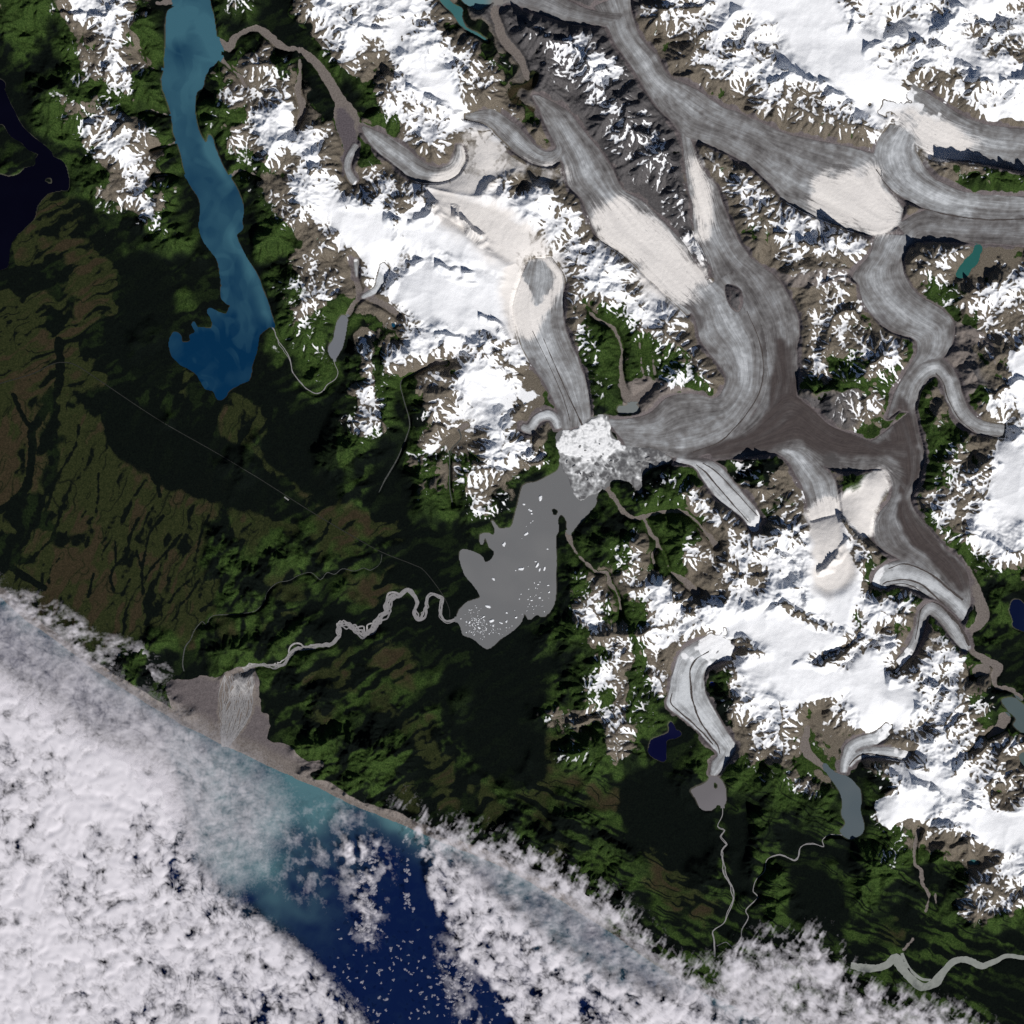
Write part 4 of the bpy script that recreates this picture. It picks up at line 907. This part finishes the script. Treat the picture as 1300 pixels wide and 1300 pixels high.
# ---------------------------------------------------------------- rivers and road
t = NT('silty_river_water'); M_riv = t.end(t.bsdf(t.ramp(t.noise(.4, 3, .6), (.3, (.19, .185, .19)), (.7, (.27, .265, .265))), .5, .2))
t = NT('green_grey_river_water'); M_riv2 = t.end(t.bsdf(t.ramp(t.noise(.15, 3, .6), (.3, (.21, .225, .205)), (.7, (.27, .285, .265))), .4, .2))
t = NT('creek_water'); M_creek = t.end(t.bsdf(t.ramp(t.noise(.5, 3, .6), (.3, (.030, .036, .034)), (.7, (.085, .088, .084))), .6, .2))
t = NT('road_gravel'); M_road = t.end(t.bsdf(t.ramp(t.noise(.8, 2, .5), (.3, (.017, .019, .017)), (.7, (.034, .035, .032))), .9, .1))
braids = {'main': 7, 'south': 3, 'east': 3, 'outlet': 2}
for k, (key, pts) in enumerate(RIV.items()):
    V_, F_ = [], []
    nb = braids.get(key, 1)
    for b in range(nb):
        P = catmull(pts, False, 3.0)
        if nb > 1:
            tt = np.gradient(P[:, :2], axis=0); tt /= np.hypot(tt[:, 0], tt[:, 1])[:, None]+1e-6
            ph = np.arange(len(P))
            R = np.random.default_rng(b*17+k)
            off = np.convolve(R.normal(0, 1, len(P)+4), np.ones(5)/5, 'valid')*1.0+.35*np.sin(ph*R.uniform(.3, .7)+b*2.1)
            off *= P[:, 2]*(.66+.3*np.sin(ph*.13+k))*np.clip((P[:, 2]-1.5)/4, 0, 1)
            P = np.column_stack([P[:, 0]-tt[:, 1]*off, P[:, 1]+tt[:, 0]*off, np.maximum(P[:, 2]*R.uniform(.13, .30), .8)])
        v, f = ribbon_mesh('river', [tuple(p) for p in P], zt, M_riv, step=1.5, wob_amp=.35, seed=k*5+b)
        z0 = .012*b
        F_ += [tuple(i+len(V_) for i in q_) for q_ in f]; V_ += [(x, y, z+z0) for x, y, z in v]
    tag(link_mesh('river', V_, F_, M_riv2 if key in ('big', 'branch') else M_creek if key in ('creek', 'valley_creek', 'side_creek') else M_riv), kind='structure')
# delta: a fan of braided channels on the sand
V_, F_ = [], []
R = np.random.default_rng(5)
for b in range(52):
    x = R.uniform(284, 324); y = 857-(x-284)*.24+abs(R.normal(0, 3))
    e = (286+R.normal(0, 2), 948)
    pts = []
    m = 7
    mid = R.uniform(268, 338)
    for i in range(m+1):
        a = i/m
        cx = (1-a)**2*x+2*a*(1-a)*mid+a*a*e[0]; cy = y+(e[1]-y)*a
        pts.append((cx+R.normal(0, 2.2)*math.sin(math.pi*a), cy, R.uniform(.5, 1.5)))
    v, f = ribbon_mesh('river', pts, zt, M_riv, step=1.5, wob_amp=.5, seed=b)
    F_ += [tuple(i+len(V_) for i in q_) for q_ in f]; V_ += [(p[0], p[1], p[2]+.006*b) for p in v]
tag(link_mesh('river', V_, F_, M_riv), kind='structure')
v, f = ribbon_mesh('road', [(x, y, .9) for x, y in ROAD], zt, M_road, step=2)
tag(link_mesh('road', v, f, M_road), kind='structure')
v, f = ribbon_mesh('airstrip', [(361,631,1.6),(366.5,635,1.6)], zt, M_riv, step=2)
tag(link_mesh('airstrip', v, f, M_riv), kind='structure')

tick('------ icebergs')
# ---------------------------------------------------------------- icebergs and brash ice
t = NT('iceberg_ice'); nn = t.noise(.9, 3, .6); M_berg = t.end(t.bsdf(t.ramp(nn, (.25, (.55, .57, .60)), (.7, (.84, .86, .88))), .6, .3))
t = NT('dirty_iceberg_ice'); nn = t.noise(.9, 3, .6); M_bergd = t.end(t.bsdf(t.ramp(nn, (.25, (.13, .13, .135)), (.7, (.26, .26, .26))), .7, .2))
def berg_mesh(seed):
    """faceted tabular block with a sloping top, keel below the water line"""
    R = np.random.default_rng(seed)
    k = int(R.integers(7, 11))
    a = np.sort(R.uniform(0, 2*math.pi, k)+np.linspace(0, 2*math.pi, k, endpoint=False))*.5
    a = np.linspace(0, 2*math.pi, k, endpoint=False)+R.normal(0, .22, k)
    r = R.uniform(.62, 1.12, k)
    rings = [(.75, -.5), (1, -.15), (.96, .16), (.62, .34)]
    v, f = [], []
    for s, z in rings:
        for i in range(k):
            v.append((math.cos(a[i])*r[i]*s*.5, math.sin(a[i])*r[i]*s*.5, z*(1+.35*R.normal())+(.16*math.cos(a[i]-1) if z > .2 else 0)))
    for q_ in range(3):
        for i in range(k):
            j = (i+1) % k
            f.append((q_*k+i, q_*k+j, (q_+1)*k+j, (q_+1)*k+i))
    v.append((R.normal()*.06, R.normal()*.06, .44)); v.append((0, 0, -.6))
    for i in range(k):
        j = (i+1) % k
        f.append((3*k+i, 3*k+j, 4*k)); f.append((j, i, 4*k+1))
    me = bpy.data.meshes.new('iceberg'); me.from_pydata(v, [], f); me.update(); me.materials.append(M_berg)
    return me
BM = [berg_mesh(s) for s in range(9)]
BIG = [  # x, y, length, width, heading, label
 (686,632,8,5,80,'upright white iceberg alone at the north end of the open grey water'),
 (665,640,4,3,10,'small pale iceberg close to the north west shore of the grey lake'),
 (673,648,6,3.5,-35,'white iceberg slanting south east below the small north west iceberg'),
 (640,691,7,4.5,75,'single upright iceberg beside the western peninsula of the grey lake'),
 (626,735,6,3,-35,'lone tilted iceberg in the middle of the western bay of the grey lake'),
 (675,652,3,2.5,0,'small rounded iceberg in mid lake north of the elongated one'),
 (668,678,9,3.6,38,'large elongated iceberg pointing north east in the lake middle'),
 (662,722,9,5,2,'broad pale iceberg lying east to west in the central lake'),
 (682,718,9,4,60,'longest iceberg of the row of three near the eastern shore'),
 (685,723,5,2.6,70,'slim middle iceberg of the row of three near the eastern shore'),
 (691,722,7,3,85,'upright eastern iceberg of the row of three near the eastern shore'),
 (680,713,3,2,0,'small iceberg just north of the row of three'),
 (695,697,3,2,0,'small iceberg by the eastern shore north of the row of three'),
 (683,742,3,2,20,'small iceberg south of the row of three in open water'),
 (696,743,3.5,2,10,'small bright iceberg hugging the eastern shore south of the row of three'),
 (685,759,4,3,15,'compact bright iceberg in the south east lake'),
 (675,762,3.5,2.5,0,'compact iceberg just west of its twin in the south east lake'),
 (697,752,3.5,2.4,40,'compact iceberg near the eastern shore bulge'),
 (620,770,8,4,-20,'wide white iceberg at the north of the crowded south west ice field'),
 (624,788,8,4.5,35,'jagged white iceberg with several horns in the south west ice field'),
 (636,791,5,2.6,-30,'slanting iceberg east of the jagged horned one'),
 (643,789,4,2.6,70,'upright small iceberg on the eastern edge of the ice field'),
 (643,778,3.4,2.4,0,'separate iceberg north east of the crowded ice field'),
 (614,783,5,2,30,'thin white iceberg west of the jagged horned one'),
 (608,797,6,2.4,-40,'long narrow iceberg along the south western shore of the lake'),
 (596,790,5,2.4,60,'narrow iceberg near the river outlet'),
 (655,784,4,3,20,'bright iceberg tucked by the southern cape of the lake'),
]
def berg(x, y, l, w, ang, mi, mat=None, h=None):
    o = bpy.data.objects.new('iceberg', BM[mi]); col.objects.link(o)
    o.location = (x-650, 650-y, LEVEL+.15); o.rotation_euler = (0, 0, math.radians(ang)); o.scale = (l, w, h or min(2.2, .5+.25*w))
    if mat: 
        o.material_slots[0].link = 'OBJECT'; o.material_slots[0].material = mat
    return o
for i, (x, y, l, w, a, lb) in enumerate(BIG):
    tag(berg(x, y, l, w, a, i % 9), lb, 'iceberg', 'icebergs adrift on the grey lake')
for i, (x, y, l, w, a) in enumerate([(736,567,5,3.2,70),(743,572,3.5,2.4,10),(720,586,6,3,75),(729,592,6,3.4,20),(776,586,4,3,0),(751,606,4.5,3,0),(737,602,3,2,40),(746,610,3,2.2,60),(761,564,2.6,2,0),(822,582,9,4.5,30),(811,588,6,3.4,20)]):
    fo = berg(x, y, l, w, a, (i*2+1) % 9, M_bergd, 1.2); fo.location.z = LEVEL+1.15
    tag(fo, 'dark dirty floe frozen into the broken ice below the glacier fronts', 'ice floe', 'dark floes in the broken ice').name = 'ice_floe'
lag = LAKES['lagoon']
inside = fill(lag) & (sd_lake > 2)
R = np.random.default_rng(12)
n_small = 0
while n_small < 165:
    z = R.random()
    if z < .52: x, y = R.normal(604, 8.5), R.normal(792, 11)
    elif z < .80: x, y = R.normal(622, 13), R.normal(797, 7)
    elif z < .93: x, y = R.normal(680, 11), R.normal(764, 11)
    else: x, y = R.normal(670, 18), R.normal(700, 40)
    if not (560 < x < 720 and 600 < y < 830) or not inside[int(y-LO), int(x-LO)]: continue
    if any((x-b[0])**2+(y-b[1])**2 < (b[2]*.7)**2 for b in BIG): continue
    l = R.uniform(.9, 2.3); w = l*R.uniform(.5, .9)
    sw = x < 652
    tag(berg(x, y, l, w, R.uniform(0, 180), int(R.integers(0, 9)), h=.7),
        'tiny iceberg among the scattered bits in the crowded south west of the lake' if sw else 'tiny iceberg scattered over the open eastern water of the grey lake', 'iceberg',
        'tiny icebergs in the south west of the lake' if sw else 'tiny icebergs on the open eastern water')
    n_small += 1
# brash ice packed between the glacier fronts and open water
PACKW = [(706,557),(718,546),(745,539),(747,530),(768,526),(773,545),(780,556),(798,568),(782,574),(775,581),(755,581),(740,583),(722,578),(710,570)]
PACKG = [(708,565),(722,574),(760,576),(790,566),(830,570),(852,580),(848,588),(830,594),(817,604),(814,622),(808,622),(800,611),(775,611),(762,622),(748,630),(738,634),(730,627),(718,602),(710,585)]
pw, pg = soft(fill(PACKW), 4, 1.6, 501, 7), soft(fill(PACKG), 2, 2.2, 502, 8)
cells_x = PX+1.2*noise(5, 503); cells_y = PY+1.2*noise(5, 504)
def worley(c, seed):
    Rw = np.random.default_rng(seed); m = int(N/c)+6
    jx = Rw.random((m, m)).astype(f32); jy = Rw.random((m, m)).astype(f32); val = Rw.random((m, m)).astype(f32)
    cx = (cells_x-LO)/c+2; cy = (cells_y-LO)/c+2
    ix = cx.astype(int); iy = cy.astype(int)
    d1 = np.full((N, N), 9, f32); d2 = d1.copy(); v1 = np.zeros((N, N), f32)
    for oy in (-1, 0, 1):
        for ox in (-1, 0, 1):
            a, b = np.clip(ix+ox, 0, m-1), np.clip(iy+oy, 0, m-1)
            d = np.hypot(cx-(a+jx[b, a]), cy-(b+jy[b, a]))
            l = d < d1
            d2 = np.where(l, d1, np.minimum(d2, d)); v1 = np.where(l, val[b, a], v1); d1 = np.where(l, d, d1)
    return d1, d2, v1
d1, d2, v1 = worley(4.2, 505); e1, e2, w1 = worley(9, 506)
fl = np.clip((d2-d1)*2.2, 0, 1)
east = ss(775, 800, PX)
whit = np.clip(pw*.98+pg*(.40-.25*east+.22*ss(60, 0, np.hypot(PX-742, PY-575)))+.30*(v1-.5)*(1-pw*.6)+.16*noise(2, 507)+.10*noise(5, 509), 0, 1)
darkb = ((w1 < .30) & (e1 < .32))*(1-pw)*pg + ((v1 < .10) & (d1 < .33))*pg
crk = ss(.05, .55, d2-d1)
whit = np.clip(whit*(.84+.16*fl)*(.90+.10*crk)+.14*pw-darkb*.75-.16*pw*((v1 < .16)+.6*(noise(5, 510) > 1.2)), 0, 1)
bm = np.maximum(pw, pg)
darkb = np.maximum(darkb, 0)
Zb = LEVEL-.5+ss(.15, .5, bm)*(.62+.35*fl+.3*v1+.5*pw)
W = np.zeros((N, N, 4), f32); W[..., 0] = whit; W[..., 3] = 1
t = NT('brash_ice'); wv = t.attr('cover_w')[0]
wv = t.math('ADD', wv, t.math('MULTIPLY', t.math('SUBTRACT', t.noise(.9, 4, .75), .5), .55), True)
M_brash = t.end(t.bsdf(t.mix(1.0, t.ramp(wv, (0, (.10, .10, .105)), (.35, (.26, .265, .27)), (.6, (.45, .46, .47)), (.9, (.86, .87, .88))), (1, 1, 1), 'MULTIPLY'), .8, .1))
o = grid_mesh('brash_ice', ((bm > .1) & (sd_lake > -3))[:-1, :-1], Zb, {'cover_w': W}, M_brash); tag(o, 'white and grey broken ice packed below the glacier fronts', 'brash ice', kind='stuff')

tick('------ clouds')
# ---------------------------------------------------------------- clouds
t = NT('cloud')
a_ = t.attr('cover_w')[0]
nn = t.noise(.35, 5, .65)
al = t.ramp(t.math('ADD', a_, t.math('MULTIPLY', t.math('SUBTRACT', nn, .5), t.math('MULTIPLY', t.math('SUBTRACT', 1.15, a_), .30))), (.06, 0.0), (.32, .30), (.62, .70), (1.0, .97))
b = t.bsdf((.735, .712, .755), 1.0, 0)
tr = t.n.new('ShaderNodeBsdfTransparent'); mx = t.n.new('ShaderNodeMixShader')
t.l.new(al, mx.inputs[0]); t.l.new(tr.outputs[0], mx.inputs[1]); t.l.new(b, mx.inputs[2])
M_cloud = t.end(mx.outputs[0])
wx_, wy_ = 6*noise(30, 130)+3.4*noise(8, 131)+.8*noise(3, 134), 6*noise(30, 132)+3.4*noise(8, 133)+.8*noise(3, 135)
cells_x, cells_y = PX+wx_, PY+wy_
c1, c1b, _ = worley(18, 601); c2, c2b, _ = worley(7.5, 602); c3, _, _ = worley(3.8, 603)
dome = lambda a, b, e: ss(0, e, b-a)
puff = lambda c: np.clip(1-c*c*1.25, 0, 1)
p1, p2, p3 = puff(c1), puff(c2), puff(c3)
fine = fbm(8, 610, 4, .6)
low = noise(45, 611)
billow = blur((.54*p1+.46*p2).astype(f32), 2, 2)
def straw(ang, l, w, sd_, warp=1.2):
    a = math.radians(ang); c, d = math.cos(a), math.sin(a)
    x = PX+warp*up.w[1]; y = PY+warp*up.w[0]
    return vn((x*c+y*d)/l+40, (-x*d+y*c)/w+40, sd_)
fil = straw(-60, 11, 2.6, 612)*.6+straw(-50, 7, 1.8, 613)*.35
fil2 = straw(-18, 8, 3.2, 614)*.6+straw(-5, 5, 2.2, 615)*.4
fil3 = straw(82, 16, 4.5, 616)*.6+fine*.5

DECK = [(-70,830),(0,852),(60,885),(120,932),(190,962),(228,985),(228,1010),(245,1060),(262,1110),(290,1138),(330,1165),(370,1200),(400,1222),(440,1270),(470,1302),(500,1380),(-70,1380)]
VEIL = [(-70,708),(0,757),(60,800),(130,852),(200,898),(250,926),(310,958),(345,990),(365,1040),(330,1090),(300,1130),(255,1120),(200,1000),(100,930),(0,880),(-70,850)]
LANDC = [(-70,700),(0,742),(60,757),(110,790),(130,806),(170,812),(200,835),(222,850),(190,872),(120,852),(60,808),(0,765),(-70,715)]
BANK = [(507,995),(525,1035),(560,1045),(600,1050),(640,1070),(690,1085),(730,1110),(760,1130),(790,1150),(815,1175),(840,1200),(870,1228),(905,1222),(940,1202),(975,1185),(1010,1190),(1050,1182),(1062,1210),(1085,1240),(1120,1262),(1180,1275),(1240,1300),(1270,1380),(690,1380),(662,1300),(640,1280),(620,1240),(585,1210),(575,1180),(555,1150),(545,1120),(535,1085),(525,1060),(510,1022)]
BTHIN = [(585,1078),(650,1106),(720,1144),(800,1196),(860,1240),(830,1262),(770,1240),(715,1205),(655,1160),(610,1122)]
BGAP = [(650,1180),(680,1200),(720,1240),(760,1280),(780,1310),(755,1300),(710,1255),(670,1215)]
def dens(poly, w, amt): return bplur(fill(poly), w)*amt
d_deck = dens(DECK, 10, 1.0); d_veil = dens(VEIL, 9, 1.0); d_land = dens(LANDC, 5, 1.0)
d_bank = dens(BANK, 4, 1.0)-dens(BGAP, 5, .35)
def cloud_sheet(name, K, top, base, lb):
    """a closed shell, billowing on top, level underneath; K is how thick the cloud is, and its material thins out where K is small"""
    W = np.zeros((N, N, 4), f32); W[..., 0] = np.clip(K, 0, 1.15); W[..., 3] = 1
    fm = (K > .03)[:-1, :-1]
    o = grid_mesh(name, fm, np.maximum(top, base+.3).astype(f32), {'cover_w': W}, M_cloud)
    beyond('outer_cloud', np.maximum(top, base+.3).astype(f32), {'cover_w': W}, M_cloud, K > .03, o)
    W2 = W.copy(); W2[..., 0] *= .25
    u = grid_mesh('underside', (K > .3)[:-1, :-1], np.full((N, N), base-.8, f32), {'cover_w': W2}, M_cloud, parent=o)
    tag(o, lb, 'cloud', kind='stuff')
    return o
sw = ss(330, -30, PX-.45*(1300-PY))                 # the deck closes up towards the south west corner
crack = 1-np.minimum(dome(c1, c1b, .30), .35+.65*dome(c2, c2b, .24))
lump = .40*p2+.26*p1+.16*p3+.15*fine
d_deck = np.maximum(d_deck, 0); soft_deck = dens(DECK, 20, 1.0)
k = d_deck*(.09+.30*p2+.26*p1+.20*fine+.20*p3+.30*sw+.10*low)-.6*crack*np.clip(.30-.18*sw-.08*low, .03, .5)*d_deck
cloud_sheet('clouds', k, 14+3.4*soft_deck*billow, 12, 'white lumpy cloud deck over the south western sea')
seaside = ss(8, 34, sd_ocean)
d_b2 = d_bank*seaside+(dens(BANK, 15, 1.0)-dens(BGAP, 5, .35))*(1-seaside)
d_b2 = np.maximum(d_b2, 0)
edge = np.clip(d_b2*(1-d_b2)*4, 0, 1)
k = d_b2*(.18+.30*p2+.26*p1+.20*fine+.18*p3+.08*low)*(.68+.32*seaside)-(.03+.08*seaside)*crack*d_b2+edge*((.13*fil+.10*fine-.06)*(1-seaside)+.20*fine*seaside)
thin = np.clip(dens(BTHIN, 9, 1.15), 0, 1)
k = k*(1-thin)+thin*np.minimum(k, .25+.05*fine+.05*fil2+.05*p2)
cloud_sheet('clouds', k, 16+3.6*np.clip(d_b2, 0, 1)*billow, 10+4, 'long white cloud bank lying along the coast in the south')
d_veil = np.maximum(dens(VEIL, 9, 1.0)*ss(330, 250, PX), dens(VEIL, 24, 1.0))*ss(-30, 0, 400-PX)
k = d_veil*(.25+.05*fine+.03*fil2+.035*low+.05*p2)+.14*d_veil*ss(60, 260, PY-PX*.55-690+120)*(.3+.7*p2)
cloud_sheet('clouds', k, 16+1.2*d_veil*billow, 15, 'thin pale veil of cloud over the coast beside the delta')
k = d_land*(.20+.10*fil2+.12*fine+.06*p2)
cloud_sheet('clouds', k, 9+1.2*d_land*(.7*p2+.2*fine), 8, 'broken streaky cloud over the beach in the west')
d_wisp = dens([(440,1068),(498,1072),(496,1130),(486,1165),(478,1200),(452,1195),(446,1130)], 8, 1.0)+dens([(553,1195),(585,1190),(600,1230),(615,1290),(600,1330),(570,1270)], 8, .8)+dens([(330,1060),(440,1010),(470,1060),(430,1140),(360,1130)], 16, .6)
k = d_wisp*(.16+.09*fil3+.12*fine)
cloud_sheet('clouds', k, 9+1.2*d_wisp*(.6*p2+.2*fine), 8, 'grey wispy cloud column over the blue sea between deck and bank')

# small separate clouds over the dark sea
def puff_mesh(seed):
    R = np.random.default_rng(seed)
    n = 22
    g = np.linspace(-1.15, 1.15, n)
    X, Y = np.meshgrid(g, g)
    Hh = np.zeros_like(X); 
    for _ in range(9):
        cx, cy = R.normal(0, .33, 2); r = R.uniform(.25, .55)
        Hh = np.maximum(Hh, np.clip(1-((X-cx)**2+(Y-cy)**2)/r**2, 0, 1)**.6*r*1.6)
    Hh += .06*R.normal(size=Hh.shape)*(Hh > .02)
    a = np.clip(Hh*2.6, 0, 1)
    v = [(X[i, j]*.5, -Y[i, j]*.5, Hh[i, j]) for i in range(n) for j in range(n)]
    f = [(i*n+j, (i+1)*n+j, (i+1)*n+j+1, i*n+j+1) for i in range(n-1) for j in range(n-1) if max(a[i, j], a[i+1, j], a[i, j+1], a[i+1, j+1]) > .01]
    me = bpy.data.meshes.new('cloud'); me.from_pydata(v, [], f)
    at = me.attributes.new('cover_w', 'FLOAT_COLOR', 'POINT')
    C = np.zeros((n*n, 4), f32); C[:, 0] = a.ravel()*.27; C[:, 3] = 1
    at.data.foreach_set('color', C.ravel()); me.update()
    me.polygons.foreach_set('use_smooth', [True]*len(me.polygons)); me.materials.append(M_cloud)
    return me
PM = [puff_mesh(s) for s in range(8)]
R = np.random.default_rng(21)
n = 0
clear = (blur((d_deck+d_bank*1.0).astype(f32), 2) < .12) & (sd_ocean > 8)
while n < 285:
    z = R.random()
    if z < .16: x, y, s, grp = R.normal(467, 9), R.uniform(1080, 1195), R.uniform(4, 11), 0
    elif z < .24: x, y, s, grp = R.normal(518, 3), R.uniform(1050, 1160), R.uniform(3, 7), 1
    elif z < .40: x, y, s, grp = R.uniform(555, 600), R.uniform(1195, 1280), R.uniform(4, 8), 3
    else: x, y, s, grp = R.uniform(425, 640), 1175+150*R.random()**.8, R.uniform(2.2, 4.0)+2.6*R.random()**3, 2
    if not clear[int(y-LO), int(x-LO)]: continue
    o = bpy.data.objects.new('cloud', PM[int(R.integers(0, 8))]); col.objects.link(o)
    o.location = (x-650, 650-y, R.uniform(9, 12)); o.rotation_euler = (0, 0, R.uniform(0, 6.28)); o.scale = (s*R.uniform(.8, 1.3), s, s*.22)
    tag(o, ('small pale cloud in the broad wispy column over the blue sea', 'small cloud in the thin north to south file beside the long bank', 'tiny scattered puff of cloud over the dark southern sea', 'small cloud in the clustered patch west of the long bank')[grp], 'cloud',
        ('clouds of the wispy column', 'clouds of the thin file', 'scattered puffs over the southern sea', 'clouds clustered west of the bank')[grp])
    n += 1

tick('------ light')
# ---------------------------------------------------------------- light, sky, camera
SUN_AZ, SUN_EL = 152, 40
w = bpy.data.worlds.new('World'); scn.world = w; w.use_nodes = True
nt = w.node_tree; nt.nodes.clear()
sky = nt.nodes.new('ShaderNodeTexSky'); sky.sky_type = 'NISHITA'; sky.sun_disc = False
sky.sun_elevation = math.radians(SUN_EL); sky.sun_rotation = math.radians(SUN_AZ); sky.altitude = 4000; sky.air_density = .8; sky.dust_density = .2
bg = nt.nodes.new('ShaderNodeBackground'); bg.inputs[1].default_value = .05
ou = nt.nodes.new('ShaderNodeOutputWorld')
nt.links.new(sky.outputs[0], bg.inputs[0]); nt.links.new(bg.outputs[0], ou.inputs[0])
sl = bpy.data.lights.new('sun', 'SUN'); sl.energy = 4.6; sl.angle = math.radians(.5); sl.color = (1, .965, .92)
so = bpy.data.objects.new('sun', sl); col.objects.link(so)
so.rotation_euler = (math.radians(90-SUN_EL), 0, math.radians(180-SUN_AZ))
cam = bpy.data.cameras.new('camera'); co_ = bpy.data.objects.new('camera', cam); col.objects.link(co_)
CH = 6000
co_.location = (0, 0, CH); cam.sensor_width = 36; cam.lens = 36*CH/1300; cam.clip_start = 100; cam.clip_end = 20000
scn.camera = co_
scn.view_settings.view_transform = 'Standard'; scn.view_settings.look = 'None'; scn.view_settings.exposure = 0; scn.view_settings.gamma = 1
scn.cycles.max_bounces = 6; scn.cycles.transparent_max_bounces = 12; scn.cycles.diffuse_bounces = 2
scn.cycles.use_denoising = False
